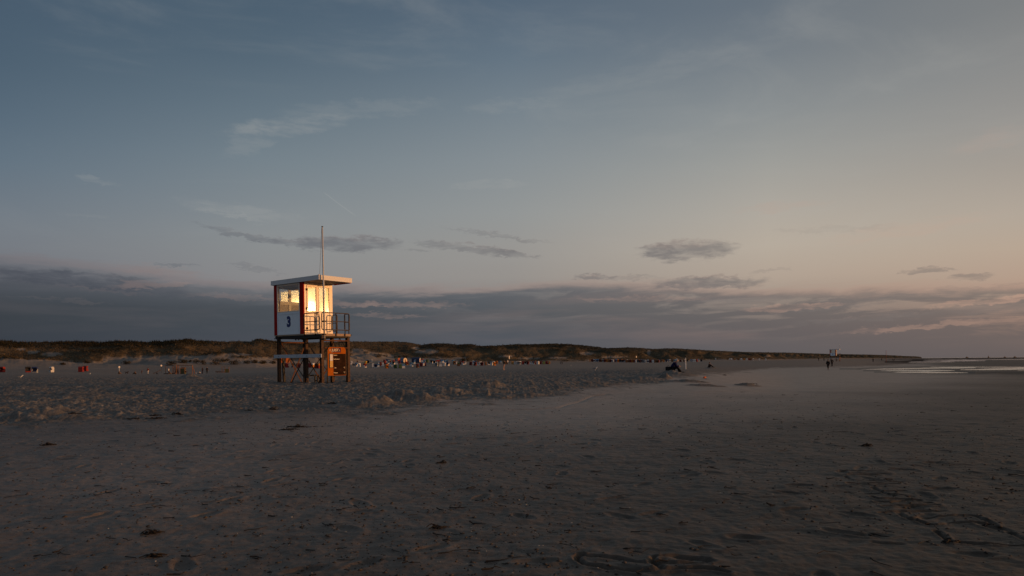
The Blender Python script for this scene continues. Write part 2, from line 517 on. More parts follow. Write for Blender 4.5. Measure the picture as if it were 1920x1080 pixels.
def vnoise(x, y, seed=0):
    """gradient noise, about -1..1"""
    ix, iy = np.floor(x), np.floor(y)
    fx, fy = x - ix, y - iy
    ux, uy = fx * fx * fx * (fx * (fx * 6 - 15) + 10), fy * fy * fy * (fy * (fy * 6 - 15) + 10)

    def g(a, b):
        t = _hash(ix + a, iy + b, seed) * 2 * np.pi
        return np.cos(t) * (fx - a) + np.sin(t) * (fy - b)
    n0 = g(0, 0) * (1 - ux) + g(1, 0) * ux
    n1 = g(0, 1) * (1 - ux) + g(1, 1) * ux
    return (n0 * (1 - uy) + n1 * uy) * 1.5


def fbm(x, y, seed=0, octv=4, gain=0.5):
    s, a = 0, 1.0
    for k in range(octv):
        s = s + a * vnoise(x * 2 ** k, y * 2 ** k, seed + k * 17); a *= gain
    return s


def sstep(x, a, b):
    t = np.clip((x - a) / (b - a), 0, 1)
    return t * t * (3 - 2 * t)


# ------------------------------------------------------------------ lie of the land: height over (bearing, depth)
GY = np.array([1, 12, 18, 24, 35, 47, 60, 120, 190, 240, 275, 300, 350, 450, 700, 1200, 3000, 30000.0])
GC = np.array([-3000, -400, 0, 330, 590, 740, 1000, 1250, 1500, 1750, 2300, 5000.0])
GZ = np.array([
    [0, 0, .0, .1, .4, .5, .4, 0, 0, 1, 2, 2, 2, 2, 2, 2, 0, -3],
    [0, 0, .04, .3, .5, .5, .4, 0, -.2, 1.0, 2, 2, 2, 2, 2, 2, 0, -3],
    [0, 0, .05, .28, .53, .50, .40, -.12, -.28, 1.2, 2, 2, 2, 2, 2, 2, 0, -3],
    [0, 0, .02, .13, .52, .46, .28, -.45, -1.1, .7, 2, 2, 2, 2, 2, 2, 0, -3],
    [0, 0, .0, .15, .53, .50, .42, .05, -.3, -.05, .7, 1.2, 2, 2, 2, 2, 0, -3],
    [0, 0, .0, .18, .54, .50, .38, -.2, -.8, -.9, -.95, .1, 1.8, 3, 2, 2, 0, -3],
    [0, 0, .0, .1, .55, .52, .42, .2, -.1, -.25, -.35, -.38, -.1, 2.2, 2, 2, 0, -3],
    [0, 0, .0, .02, .30, .66, .66, .2, -.05, -.2, -.35, -.36, -.36, .2, 3, 2, 0, -3],
    [0, 0, .0, 0, 0, -.05, -.1, -.40, .15, .35, .44, .46, .46, .44, .3, 1.5, 0, -3],
    [0, 0, .0, 0, -.05, -.1, -.2, -.5, -.52, -.52, -.52, -.52, -.52, -.52, -.52, -.51, -.53, -3],
    [0, 0, .0, 0, -.1, -.2, -.3, -.5, -.52, -.52, -.52, -.52, -.52, -.52, -.52, -.51, -.53, -3],
    [0, 0, .0, 0, -.1, -.2, -.3, -.5, -.52, -.52, -.52, -.52, -.52, -.52, -.52, -.51, -.53, -3.0]])


def ground0(X, D):
    """smooth ground height; X across, D forward distance (clipped positive)"""
    X, Y = np.asarray(X, float), np.maximum(np.asarray(D, float), 1.0)
    px = np.clip(960 + FOC * X / Y, -2990, 4990)
    ic = np.clip(np.searchsorted(GC, px) - 1, 0, len(GC) - 2)
    iy = np.clip(np.searchsorted(GY, Y) - 1, 0, len(GY) - 2)
    fc_ = (px - GC[ic]) / (GC[ic + 1] - GC[ic]); fc_ = fc_ * fc_ * (3 - 2 * fc_)
    fy_ = np.clip((np.log(Y) - np.log(GY[iy])) / (np.log(GY[iy + 1]) - np.log(GY[iy])), 0, 1)
    fy_ = fy_ * fy_ * (3 - 2 * fy_)
    a = GZ[ic, iy] * (1 - fc_) + GZ[ic + 1, iy] * fc_
    b = GZ[ic, iy + 1] * (1 - fc_) + GZ[ic + 1, iy + 1] * fc_
    return a * (1 - fy_) + b * fy_


def hit(x, y, near=3.0, far=2500.0):
    """where the sight line of a picture point meets the smooth ground"""
    u, v = pix_ray(x, y)
    Ys = np.geomspace(near, far, 4000)
    dz = (CAM_H + v * Ys) - ground0(u * Ys, Ys)
    k = np.argmax(dz < 0)
    if dz[k] >= 0:
        k = len(Ys) - 1
    Y = Ys[k]
    return u * Y, Y


# mounds of sand: foot (picture point), half-width px, height m, depth ratio
MOUNDS = [
    (700, 759, 34, .20, .8), (722, 757, 18, .16, .8), (650, 762, 40, .07, .7), (748, 750, 34, .36, .6), (795, 751, 26, .20, .6), (832, 738, 34, .27, .7), (815, 745, 18, .14, .6),
    (925, 727, 30, .25, .7), (900, 735, 50, .14, .5), (893, 729, 32, .15, .6), (915, 743, 4, .20, 1.0), (950, 742, 40, .10, .5), (1000, 741, 30, .07, .5), (355, 709.5, 17, .46, .8), (370, 709.5, 10, .16, .8), (845, 700, 14, .16, .8),
    (80, 779, 42, .22, .5), (28, 786, 32, .16, .5), (60, 787, 26, .14, .5), (130, 785, 40, .12, .4), (110, 772, 22, .2, .5), (1247, 710, 12, .30, .8), (1268, 703, 34, .16, .7), (1256, 699.5, 14, .20, .9), (1290, 716, 34, .12, .4), (1325, 724, 34, .10, .4),
    (1402, 724, 22, .16, .4), (1335, 691, 12, .35, .8), (1200, 712, 40, .15, .5), (1150, 700, 50, .14, .5), (1400, 699, 12, .10, .5), (1505, 682.3, 8, .3, .6), (480, 724, 30, .12, .5), (524, 718, 6, .06, 1.0), (578, 719, 6, .07, 1.0), (605, 720, 6, .06, 1.0), (653, 720, 6, .07, 1.0), (660, 717, 18, .13, .5),
    (1160, 686, 14, .5, .6), (350, 735, 70, .12, .4), (150, 745, 80, .15, .4), (250, 730, 60, .1, .4), (30, 730, 50, .14, .4),
]
MG = []
for (mx, my, mw, mh, mr) in MOUNDS:
    X_, Y_ = hit(mx, my)
    MG.append((X_, Y_, mw * Y_ / FOC, max(mw * Y_ / FOC * mr, 0.12), mh))
# boundary between smooth damp sand (nearer) and the dry trampled sand (farther), picture points
SCARP = [(-3000, 812), (-100, 800), (60, 790), (200, 786), (300, 783), (420, 772), (520, 770), (640, 766), (735, 765), (815, 754), (860, 744), (960, 745), (1030, 740), (1100, 728), (1180, 719), (1240, 714), (1270, 704), (1330, 699.5), (1370, 696), (1450, 689), (1640, 685.5), (1800, 676), (1950, 672), (5000, 660)]
SX, SY = np.array([p[0] for p in SCARP]), np.array([p[1] for p in SCARP])
# shallow pools on the flats: left end, right end (x, y) and half thickness in picture px
POOLS = [(1604, 691.7, 1740, 690.6, .8), (1648, 694.8, 1790, 694.4, .75), (1668, 697.4, 1830, 697.9, .9), (1735, 699.9, 1850, 700.3, .7), (1800, 693.2, 1990, 689.8, 1.0), (1870, 700.4, 2100, 700.0, 1.0), (1830, 699.0, 1920, 698.0, .5),
         (1690, 678.6, 1790, 678.3, .5), (1745, 688.2, 1990, 688.4, .4), (1765, 677.0, 1850, 676.4, .45), (1710, 690.2, 1830, 689.6, .5), (1740, 675.2, 1830, 674.8, .35), (1900, 694.5, 2100, 694.0, .5)]
WATER_Z = -0.535
# lines scratched into the sand by hand (picture points)
SCRATCH = [
    ([(1088, 1043.5), (1081, 1047), (1084, 1053), (1095, 1060), (1118, 1064.5), (1150, 1069.5), (1205, 1074.5), (1250, 1072.5), (1305, 1071), (1338, 1072.5), (1362, 1078)], .045),
    ([(1088, 1043.5), (1110, 1045.5), (1140, 1048), (1172, 1051), (1186, 1056), (1212, 1060), (1222, 1057)], .025),
    ([(1226, 1047.5), (1221, 1054), (1228, 1061), (1238, 1067)], .045),
    ([(1226, 1050), (1246, 1047.5), (1275, 1046.5), (1305, 1048), (1322, 1052), (1334, 1057.5), (1312, 1061), (1270, 1061.5), (1240, 1060), (1228, 1059)], .035),
    ([(1577, 884), (1655, 885)], .02), ([(1585, 889), (1668, 889.3)], .03), ([(1592, 892), (1648, 892.3)], .03), ([(1586, 895), (1600, 902), (1640, 903), (1690, 905)], .03), ([(1590, 908), (1682, 909.5)], .03), ([(1570, 912.3), (1660, 912)], .025),
    ([(1638, 917), (1655, 923.5), (1662, 928), (1677, 931)], .035), ([(1655, 922.3), (1696, 921.3)], .025), ([(1626, 926), (1660, 927), (1712, 931.5)], .025), ([(1635, 932), (1648, 936), (1680, 936), (1724, 937.4)], .035), ([(1643, 941), (1670, 942.5), (1695, 940), (1742, 943.3)], .04), ([(1657, 949.5), (1757, 947.8)], .03), ([(1650, 961), (1700, 959), (1772, 957.6)], .025),
    ([(1686, 962), (1696, 968.5), (1720, 976), (1745, 982.5), (1762, 983.5), (1780, 980), (1835, 981), (1864, 983)], .035), ([(1712, 971.5), (1740, 969), (1818, 967.3), (1832, 970), (1862, 981.5)], .03),
    ([(1757, 995), (1768, 1004), (1780, 1013), (1790, 1016), (1830, 1019), (1870, 1021), (1930, 1025)], .045), ([(1893, 998), (1905, 1004), (1935, 1018)], .03), ([(1640, 1016), (1688, 1019)], .015),
    ([(960, 768.5), (1010, 767), (1050, 765), (1075, 757), (1110, 744), (1140, 738)], .05), ([(1230, 736), (1300, 739), (1345, 738)], .04), ([(1300, 735), (1350, 734), (1450, 733)], .05),
]


def carve(X, Y, Z):
    for pts, dep in SCRATCH:
        g = [hit(*p) for p in pts]
        w = max(0.035, 0.0042 * g[0][1]) if g[0][1] > 14 else (0.026 if g[0][1] < 6 else 0.022)
        xs, ys = [p[0] for p in g], [p[1] for p in g]
        sel = (X > min(xs) - .4) & (X < max(xs) + .4) & (Y > min(ys) - .4) & (Y < max(ys) + .4)
        if not sel.any():
            continue
        x, y = X[sel], Y[sel]
        wob = 0.012 * vnoise(x * 3, y * 3, 5) + .008 * vnoise(x * 11, y * 11, 6)
        d = np.full(x.shape, 9.0)
        for (ax, ay), (bx, by) in zip(g[:-1], g[1:]):
            vx, vy = bx - ax, by - ay
            t = np.clip(((x - ax) * vx + (y - ay) * vy) / (vx * vx + vy * vy), 0, 1)
            d = np.minimum(d, np.hypot(x - ax - t * vx, y - ay - t * vy))
        d = np.abs(d + wob)
        lump = 0.75 + 0.6 * vnoise(x * 6, y * 6, 9)
        Z[sel] += -dep * (1.0 if w < .03 else .45) * np.exp(-(d / w) ** 2) + dep * (.28 if w < .03 else .03) * lump * np.exp(-((d - 2.1 * w) / (0.9 * w)) ** 2)


def ground_full(X, Y, detail=True):
    """ground height with mounds, trampled sand, pools; also the dry and wet maps"""
    D = np.maximum(Y, 1.0)
    Z = ground0(X, D)
    px, py = to_pix(X, D, Z)
    front = (Y > 2.0)
    line = np.interp(px, SX, SY)
    nz = fbm(X * .35, Y * .35, 3, 3)
    ppm = FOC / D
    scar = (line - py) + (nz + 1.0 * fbm(X * 1.3, Y * 1.3, 8, 4)) * np.clip(ppm * .16, .6, 10)
    dry = np.where(front, sstep(scar, -np.clip(ppm * .28, 1.5, 18), np.clip(ppm * .22, 1.5, 14)), 0.0)
    # mounds
    mm = np.zeros_like(Z)
    for (mx, my, sx, sy, h) in MG:
        sel = (np.abs(X - mx) < 3 * sx) & (np.abs(Y - my) < 3 * sy)
        if not sel.any():
            continue
        x, y = (X[sel] - mx) / sx, (Y[sel] - my) / sy
        r2 = x * x * 1.1 + y * y * 1.1
        g = np.exp(-r2 ** 1.1)
        k = 1.3 / max(sx, .25)
        if my < 60:
            xs_, ys_ = X[sel], Y[sel]
            clod = np.abs(vnoise(xs_ * 3.3, ys_ * 3.3, 44)) + .55 * np.abs(vnoise(xs_ * 7.1, ys_ * 7.1, 45))
            Z[sel] += h * g * (1.0 + .34 * fbm(xs_ * k + mx, ys_ * k, 21, 3)) + min(.055, .28 * h) * clod * np.sqrt(np.clip(g, 0, 1)) * np.clip(g * 4, 0, 1)
        else:
            Z[sel] += h * g * (1 + .12 * fbm(X[sel] * k + mx, Y[sel] * k, 21, 2))
        mm[sel] = np.maximum(mm[sel], g)
    dry = np.maximum(dry, sstep(mm, .10, .35) * .95)
    wet = np.zeros_like(Z)
    # tidal pools
    r = front & (px > 1560) & (py < 712) & (py > 666) & (Y < 4000)
    if r.any():
        x, y = px[r], py[r]
        wob = .5 * fbm(X[r] * .09, Y[r] * .022, 31, 3)
        cut = np.zeros_like(x); w_ = np.zeros_like(x)
        for (xa, ya, xb, yb, th) in POOLS:
            t = np.clip((x - xa) / (xb - xa), 0, 1)
            c = ya + (yb - ya) * t
            prof = np.sqrt(np.clip(4 * t * (1 - t), 0, 1)) if xb < 1960 else np.sqrt(np.clip(t * 3, 0, 1))
            hw = 1.6 * th * prof
            ins = (x >= xa) & (x <= xb)
            dlt = np.abs(y + wob * .6 - c)
            cut = np.maximum(cut, np.where(ins, sstep(dlt, hw + .25, hw - .1), 0))
            w_ = np.maximum(w_, np.where((x > xa - 30) & (x < xb + 30), sstep(dlt, hw + 2.6, hw), 0))
        Z[r] -= cut * .12
        Z[r] += np.where(Y[r] > 260, .05 * fbm(X[r] * .0016, Y[r] * .006, 171, 3) + .012, 0) * sstep(Y[r], 260, 420) * sstep(x, 1640, 1740)
        band = sstep(x, 1600, 1720) * sstep(y, 705, 698) * sstep(fbm(X[r] * .05, Y[r] * .012, 77, 3), -.5, .4)
        wet[r] = np.clip(np.maximum(w_, band * .9), 0, 1)
    wet = np.maximum(wet, np.where(front, sstep(px, 1700, 2300) * sstep(py, 720, 690) * .5, 0))
    if detail:
        near = sstep(D, 60, 22)
        mid = sstep(D, 170, 60)
        # trampled dry sand: pits and lumps
        a = fbm(X * .55, Y * .55, 51, 3)
        b = .7 * np.abs(vnoise(X * 1.7, Y * 1.7, 61)) + .6 * np.abs(vnoise(X * 3.6 + .4 * a, Y * 3.6, 62))
        b = b + .45 * np.abs(vnoise(X * 7.5, Y * 7.5, 63)) * near
        rough = dry * mid * np.where(X > 14, .55, 1.0) * (1 - .7 * sstep(mm, .1, .4))
        Z += rough * (.040 * a + .105 * (b - .42)) 
        # smooth damp sand: soft undulation, fine ripples, scattered footmarks
        sm = (1 - dry) * sstep(D, 90, 25)
        u1 = .020 * fbm(X * .30, Y * .42, 71, 3)
        u2 = .011 * vnoise(X * 1.7, Y * 2.4, 73) + .008 * vnoise(X * 4.6, Y * 6.2, 74) * near + .0045 * vnoise(X * 11.5, Y * 14.0, 75) * sstep(D, 22, 10)
        foot = np.zeros_like(Z)
        n_ = sstep(D, 30, 10)
        cx_, cy_ = np.floor(X * 1.55), np.floor(Y * 1.55)
        for ox in (-1, 0, 1):
            for oy in (-1, 0, 1):
                gx, gy = cx_ + ox, cy_ + oy
                fx, fy = (gx + _hash(gx, gy, 91)) / 1.55, (gy + _hash(gx, gy, 92)) / 1.55
                on = _hash(gx, gy, 93) < (.42 + .3 * vnoise(fx * .2, fy * .2, 95))
                th = _hash(gx, gy, 94) * 6.28
                dx, dy = X - fx, Y - fy
                lx, ly = (dx * np.cos(th) + dy * np.sin(th)) / .15, (-dx * np.sin(th) + dy * np.cos(th)) / .065
                q = lx * lx + ly * ly
                foot += np.where(on, -.016 * np.exp(-q * q) + .007 * np.exp(-((np.sqrt(q) - 1.5) / .4) ** 2), 0)
        Z += sm * (u1 + u2 * n_ + foot * n_)
        carve(X, Y, Z)
    # foreground and left-side shade painted into the smooth sand, mixed with how it drains
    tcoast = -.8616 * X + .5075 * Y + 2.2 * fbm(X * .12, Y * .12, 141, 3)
    drain_shade = sstep(tcoast + .20 * np.clip(.5075 * X + .8616 * Y - 9, 0, 60), .5, 13.0) * (.42 + .58 * sstep(X + 1.5 * fbm(X * .1, Y * .1, 151, 2), -11, -1)) * np.where(front, 1, .3)
    drain_shade = drain_shade * (1 - dry) + dry * sstep(D, 70, 190)
    return Z, dry, wet, drain_shade


def gz(X, Y):
    z = ground_full(np.array([float(X)]), np.array([float(Y)]), False)[0]
    return float(z[0])


def gpos(px, py):
    X, Y = hit(px, py)
    return Vector((X, Y, gz(X, Y)))


def at_depth(px, Y):
    X = (px - 960) / FOC * Y
    return Vector((X, Y, gz(X, Y)))


def grid_mesh(name, X, Y, Z, attrs, wrap=False):
    nr, nc = X.shape
    me = bpy.data.meshes.new(name)
    co = np.stack([X.ravel(), Y.ravel(), Z.ravel()], 1).astype(np.float32)
    me.vertices.add(nr * nc)
    me.vertices.foreach_set('co', co.ravel())
    cc = nc if wrap else nc - 1
    i, j = np.meshgrid(np.arange(nr - 1), np.arange(cc), indexing='ij')
    j2 = (j + 1) % nc
    q = np.stack([i * nc + j, i * nc + j2, (i + 1) * nc + j2, (i + 1) * nc + j], -1).reshape(-1, 4)
    nf = len(q)
    me.loops.add(nf * 4); me.loops.foreach_set('vertex_index', q.ravel().astype(np.int32))
    me.polygons.add(nf)
    me.polygons.foreach_set('loop_start', np.arange(0, nf * 4, 4, dtype=np.int32))
    me.polygons.foreach_set('use_smooth', np.ones(nf, bool))
    for k, v in attrs.items():
        a = me.attributes.new(k, 'FLOAT', 'POINT'); a.data.foreach_set('value', v.ravel().astype(np.float32))
    me.update(calc_edges=True)
    return me


# ---- the beach: one sheet round the viewer out to the horizon
th = np.concatenate([np.linspace(-40, 40, 1350), np.linspace(40, 320, 141)[1:-1]]) * math.pi / 180
rr = np.concatenate([[.0, .6, 1.4, 2.2, 3.0], np.geomspace(3.6, 14, 500), np.geomspace(14, 75, 470)[1:], np.geomspace(75, 420, 110)[1:], np.geomspace(420, 30000, 60)[1:]])
TH, RR = np.meshgrid(th, rr)
# rows lie at equal forward distance inside the picture, so that they stay level across it
fwd = np.abs(((TH + math.pi) % (2 * math.pi)) - math.pi)
stretch = np.where(fwd < R(60), 1 / np.cos(np.minimum(fwd, R(60))), 2.0)
GXm, GYm = RR * stretch * np.sin(TH), RR * stretch * np.cos(TH)
Zg, DRY, WET, DRAIN_SHADE = ground_full(GXm, GYm)
SAND = sand_mat('sand')
ground = obj('beach_sand', grid_mesh('beach_sand', GXm, GYm, Zg, {'dry': DRY, 'wet': WET, 'drain_shade': DRAIN_SHADE}, wrap=True), None, (SAND,))
tag(ground, kind='structure')

# ---- water: one level sheet; the flats stand just above it except in the pools and out to sea
wm = bpy.data.materials.new('sea_water'); wm.use_nodes = True
t_ = wm.node_tree; B_ = NB(t_); p_ = t_.nodes['Principled BSDF']
p_.inputs['Base Color'].default_value = (.03, .035, .04, 1); p_.inputs['Roughness'].default_value = .10; p_.inputs['Specular IOR Level'].default_value = .5
g_ = t_.nodes.new('ShaderNodeNewGeometry')
mp = t_.nodes.new('ShaderNodeMapping'); mp.inputs['Scale'].default_value = (.6, 1.0, 1)
t_.links.new(g_.outputs['Position'], mp.inputs[0])
b_ = t_.nodes.new('ShaderNodeBump'); b_.inputs['Strength'].default_value = .25; b_.inputs['Distance'].default_value = .05
B_.put(b_.inputs['Height'], B_.noise(mp.outputs[0], 1.6, 4, .6)); t_.links.new(b_.outputs[0], p_.inputs['Normal'])
# near pools carry small wind ripples as real relief (crests lie across the wind off the sea)
ru = np.linspace(.44, 1.10, 110); rv = np.geomspace(76, 330, 3000)
RU, RV = np.meshgrid(ru, rv)
RX = RU * RV
ph = 1.3 * vnoise(RX * .22, RV * .35, 181) + .5 * vnoise(RX * .6, RV * .9, 182)
amp = .012 * (0.75 + .6 * vnoise(RX * .05, RV * .09, 183))
RZ = WATER_Z + amp * np.sin(2 * np.pi * (RV + .18 * RX) / .42 + 3.0 * ph)
nr_, nc_ = RX.shape
vv = np.concatenate([np.stack([RX.ravel(), RV.ravel(), RZ.ravel()], 1), np.array([(.44 * 330, 330, WATER_Z), (1.10 * 330, 330, WATER_Z), (30000, 330, WATER_Z), (30000, 30000, WATER_Z), (-2000, 30000, WATER_Z), (60, 330, WATER_Z), (1.10 * 76, 76, WATER_Z), (30000, 76, WATER_Z)])])
k0 = nr_ * nc_
qi, qj = np.meshgrid(np.arange(nr_ - 1), np.arange(nc_ - 1), indexing='ij')
qq = np.stack([qi * nc_ + qj, qi * nc_ + qj + 1, (qi + 1) * nc_ + qj + 1, (qi + 1) * nc_ + qj], -1).reshape(-1, 4)
wme = bpy.data.meshes.new('sea_water')
wme.from_pydata(vv.tolist(), [], qq.tolist() + [(k0 + 5, k0 + 0, k0 + 1, k0 + 2, k0 + 3, k0 + 4), (k0 + 6, k0 + 7, k0 + 2, k0 + 1)])
wme.polygons.foreach_set('use_smooth', np.ones(len(wme.polygons), bool))
wme.update()
water = obj('sea_water', wme, None, (wm,))
tag(water, kind='structure')

# ------------------------------------------------------------------ dunes
CREST = [(-900, 632), (-500, 640), (-200, 636), (0, 638.5), (33, 641.5), (90, 641), (150, 640), (190, 642.3), (200, 640.5), (235, 639), (270, 641.8), (320, 639), (340, 636.6), (355, 635.7), (380, 639.4), (440, 640.2), (470, 640), (487, 634.8), (500, 637), (520, 640.4), (560, 642), (620, 641), (655, 640), (695, 640.5), (740, 640), (765, 641.6), (790, 646.8), (810, 644.2), (830, 643.6), (860, 646), (880, 645), (900, 648.5), (930, 648), (963, 645.6), (1000, 645.2), (1037, 644), (1070, 645.4), (1100, 648), (1140, 653.2), (1170, 651.4), (1200, 652), (1222, 654.2), (1262, 653), (1300, 655), (1330, 657), (1400, 660), (1440, 660.6), (1480, 661), (1555, 663.6), (1610, 664.4), (1660, 665.5), (1690, 667), (1722, 668.4), (1728, 669.6)]
DT = [(-900, 150, 210), (-300, 195, 255), (0, 208, 262), (330, 222, 280), (480, 235, 305), (590, 270, 335), (680, 318, 385), (740, 345, 410), (900, 355, 430), (1000, 375, 455), (1130, 410, 510), (1250, 455, 580), (1400, 570, 770), (1560, 1000, 1450), (1728, 2700, 3600)]
dpx = np.concatenate([np.linspace(-900, -60, 120), np.linspace(-60, 1728, 1250)[1:]])
tq = np.concatenate([np.linspace(-.12, 1.0, 72), np.linspace(1.0, 1.8, 16)[1:]])
PX, TT = np.meshgrid(dpx, tq)
Yt = np.interp(PX, [d[0] for d in DT], [d[1] for d in DT]); Yc = np.interp(PX, [d[0] for d in DT], [d[2] for d in DT])
DY = Yt + (Yc - Yt) * TT
DX = (PX - 960) / FOC * DY
crest_y = np.interp(PX, [c[0] for c in CREST], [c[1] for c in CREST])
crest_y = crest_y + 0.55 * fbm(PX * .11, PX * 0, 12, 3) * np.clip(1.2 - PX / 2400, .2, 1)
hor = YP - np.tan(ROLL) * (PX - 960)
ZC = CAM_H + (hor - crest_y) * Yc / FOC
ZT = ground0((PX - 960) / FOC * Yt, Yt)
tcl = np.clip(TT, 0, 1)
rise = .30 * tcl + .70 * (tcl ** 1.25)
bul = np.sin(np.pi * tcl)
sc = (Yc - Yt) / 55.0
w1 = fbm(DX / 30 + 3, DY / 22, 101, 3); w2 = fbm(DX / 9, DY / 7.5, 102, 4); w3 = fbm(DX / 3.2, DY / 3.2, 103, 3)
near_d = sstep(DY, 900, 350)
Zd = ZT + (ZC - ZT) * rise + bul * (2.4 * w1 * np.minimum(sc, 2.5) + 1.0 * w2) * sstep(tcl, .02, .35) + .22 * w3 * sstep(tcl, .2, .4) * near_d
front_lim = ZC - .2
Zd = np.where(TT > 1, ZC * (1 - (TT - 1) * .9), np.where(TT < 1, np.minimum(Zd, np.maximum(front_lim * (.55 + .45 * tcl), ZT)), Zd))
Zd = np.where(TT < 0, ZT + TT * 12 * sc, Zd)
# bare sand: the foot of the slope and blown-out hollows
sand_top = np.interp(PX, [-900, 0, 100, 160, 260, 330, 420, 520, 640, 660, 700, 740, 800, 900, 960, 1100, 1250, 1400, 1728], [.34, .36, .40, .34, .45, .46, .36, .30, .34, .5, .5, .32, .24, .14, .14, .10, .12, .10, .06])
veg = sstep(tcl + .10 * w1 + .10 * w2 + .05 * w3, sand_top - .03, sand_top + .04)
dpy = YP - ((DX / DY) * math.sin(ROLL) + (Zd - CAM_H) / DY * math.cos(ROLL)) * FOC
BLOW = [(672, 660, 16, 7), (802, 659, 20, 4.5), (780, 653, 8, 3), (1100, 663, 14, 3), (1217, 660, 4, 5), (1150, 670, 22, 2.5), (700, 666, 34, 4), (60, 660, 14, 3), (100, 664, 18, 3), (445, 665, 30, 3), (860, 672, 16, 2.5), (500, 672, 26, 2.5), (40, 655, 10, 2), (210, 672, 20, 3), (990, 672, 26, 2), (1050, 671, 20, 2), (1440, 668, 6, 1.5), (950, 668, 14, 2)]
for (bx, by, brx, bry) in BLOW:
    d2 = ((PX - bx) / brx + .4 * w2) ** 2 + ((dpy - by) / bry + .4 * w3) ** 2
    veg = veg * (1 - .95 * sstep(d2, 1.2, .5))
veg = np.clip(veg, 0, 1) * sstep(tcl, .03, .09)
# dark scrub along parts of the ridge
scrub_x = np.interp(PX, [-900, 0, 60, 90, 130, 200, 330, 380, 420, 470, 500, 530, 770, 800, 960, 1000, 1150, 1200, 1300, 1728], [.5, 1, .7, .5, 1, 1, 1, .8, .15, .2, .6, .1, .1, .7, .6, 1, 1, .6, .4, .3])
scrub = sstep(tcl + .10 * w2 + .10 * w1, .74, .84) * scrub_x
scrub = np.maximum(scrub, sstep(w1 + .5 * w2, .35, .75) * .65 * veg)

dm = bpy.data.materials.new('dune_slope'); dm.use_nodes = True
t_ = dm.node_tree; B_ = NB(t_); p_ = t_.nodes['Principled BSDF']
att = lambda a: (lambda q: (setattr(q, 'attribute_name', a), q.outputs['Fac'])[1])(t_.nodes.new('ShaderNodeAttribute'))
g_ = t_.nodes.new('ShaderNodeNewGeometry')
mp = t_.nodes.new('ShaderNodeMapping'); mp.inputs['Scale'].default_value = (.5, .5, 1.4); mp.inputs['Rotation'].default_value = (0, R(24), 0)
t_.links.new(g_.outputs['Position'], mp.inputs[0])
na = B_.noise(mp.outputs[0], .35, 6, .62, .4); nb = B_.noise(mp.outputs[0], 1.7, 5, .65); ncx = B_.noise(mp.outputs[0], .09, 4, .6)
mixn = B_.add(B_.add(B_.mul(na, .4), B_.mul(nb, .3)), B_.mul(ncx, .3))
gcol = B_.ramp(B_.linr(mixn, .36, .64), [(0.0, (.030, .024, .016)), (.4, (.060, .046, .028)), (.7, (.096, .072, .043)), (1.0, (.150, .110, .066))])
gcol = B_.mix(att('scrub'), gcol, B_.mix(B_.linr(nb, .4, .6), (.014, .013, .008), (.034, .028, .015)))
scol = B_.mix(B_.linr(mixn, .4, .6), (.150, .132, .116), (.215, .190, .168))
B_.put(p_.inputs['Base Color'], B_.mix(att('veg'), scol, gcol))
p_.inputs['Roughness'].default_value = .95; p_.inputs['Specular IOR Level'].default_value = .1
b_ = t_.nodes.new('ShaderNodeBump'); b_.inputs['Strength'].default_value = .9; b_.inputs['Distance'].default_value = .5
B_.put(b_.inputs['Height'], B_.mul(B_.add(nb, na), B_.linr(att('veg'), 0, 1, .15, 1))); t_.links.new(b_.outputs[0], p_.inputs['Normal'])
dunes = obj('dunes', grid_mesh('dunes', DX, DY, Zd, {'veg': veg, 'scrub': scrub}), None, (dm,))
tag(dunes, kind='structure')


# ---- marram grass on the dunes
def blades(name, P, H, n_bl, mats, lean, spread, width, mi):
    """tufts of narrow upright blades; P (N,3) roots"""
    N = len(P)
    k = N * n_bl
    base = np.repeat(P, n_bl, 0); hh = np.repeat(H, n_bl) * RNG.uniform(.6, 1.15, k)
    a = RNG.uniform(0, 2 * np.pi, k); rad = RNG.uniform(0, 1, k) * np.repeat(H, n_bl) * spread
    off = np.stack([np.cos(a) * rad, np.sin(a) * rad, np.zeros(k)], 1)
    tip = np.stack([np.cos(a) * rad * 1.6 + lean[0] * hh, np.sin(a) * rad * 1.6 + lean[1] * hh, hh], 1)
    b = RNG.uniform(0, np.pi, k); w = width * np.repeat(H, n_bl)
    sd_ = np.stack([np.cos(b) * w, np.sin(b) * w, np.zeros(k)], 1)
    v = np.empty((k, 3, 3)); v[:, 0] = base + off - sd_; v[:, 1] = base + off + sd_; v[:, 2] = base + tip
    v[:, :2, 2] -= .08
    me = bpy.data.meshes.new(name)
    me.vertices.add(k * 3); me.vertices.foreach_set('co', v.astype(np.float32).ravel())
    me.loops.add(k * 3); me.loops.foreach_set('vertex_index', np.arange(k * 3, dtype=np.int32))
    me.polygons.add(k); me.polygons.foreach_set('loop_start', np.arange(0, k * 3, 3, dtype=np.int32))
    me.polygons.foreach_set('material_index', np.repeat(mi, n_bl).astype(np.int32))
    me.update(calc_edges=True)
    return obj(name, me, None, mats)


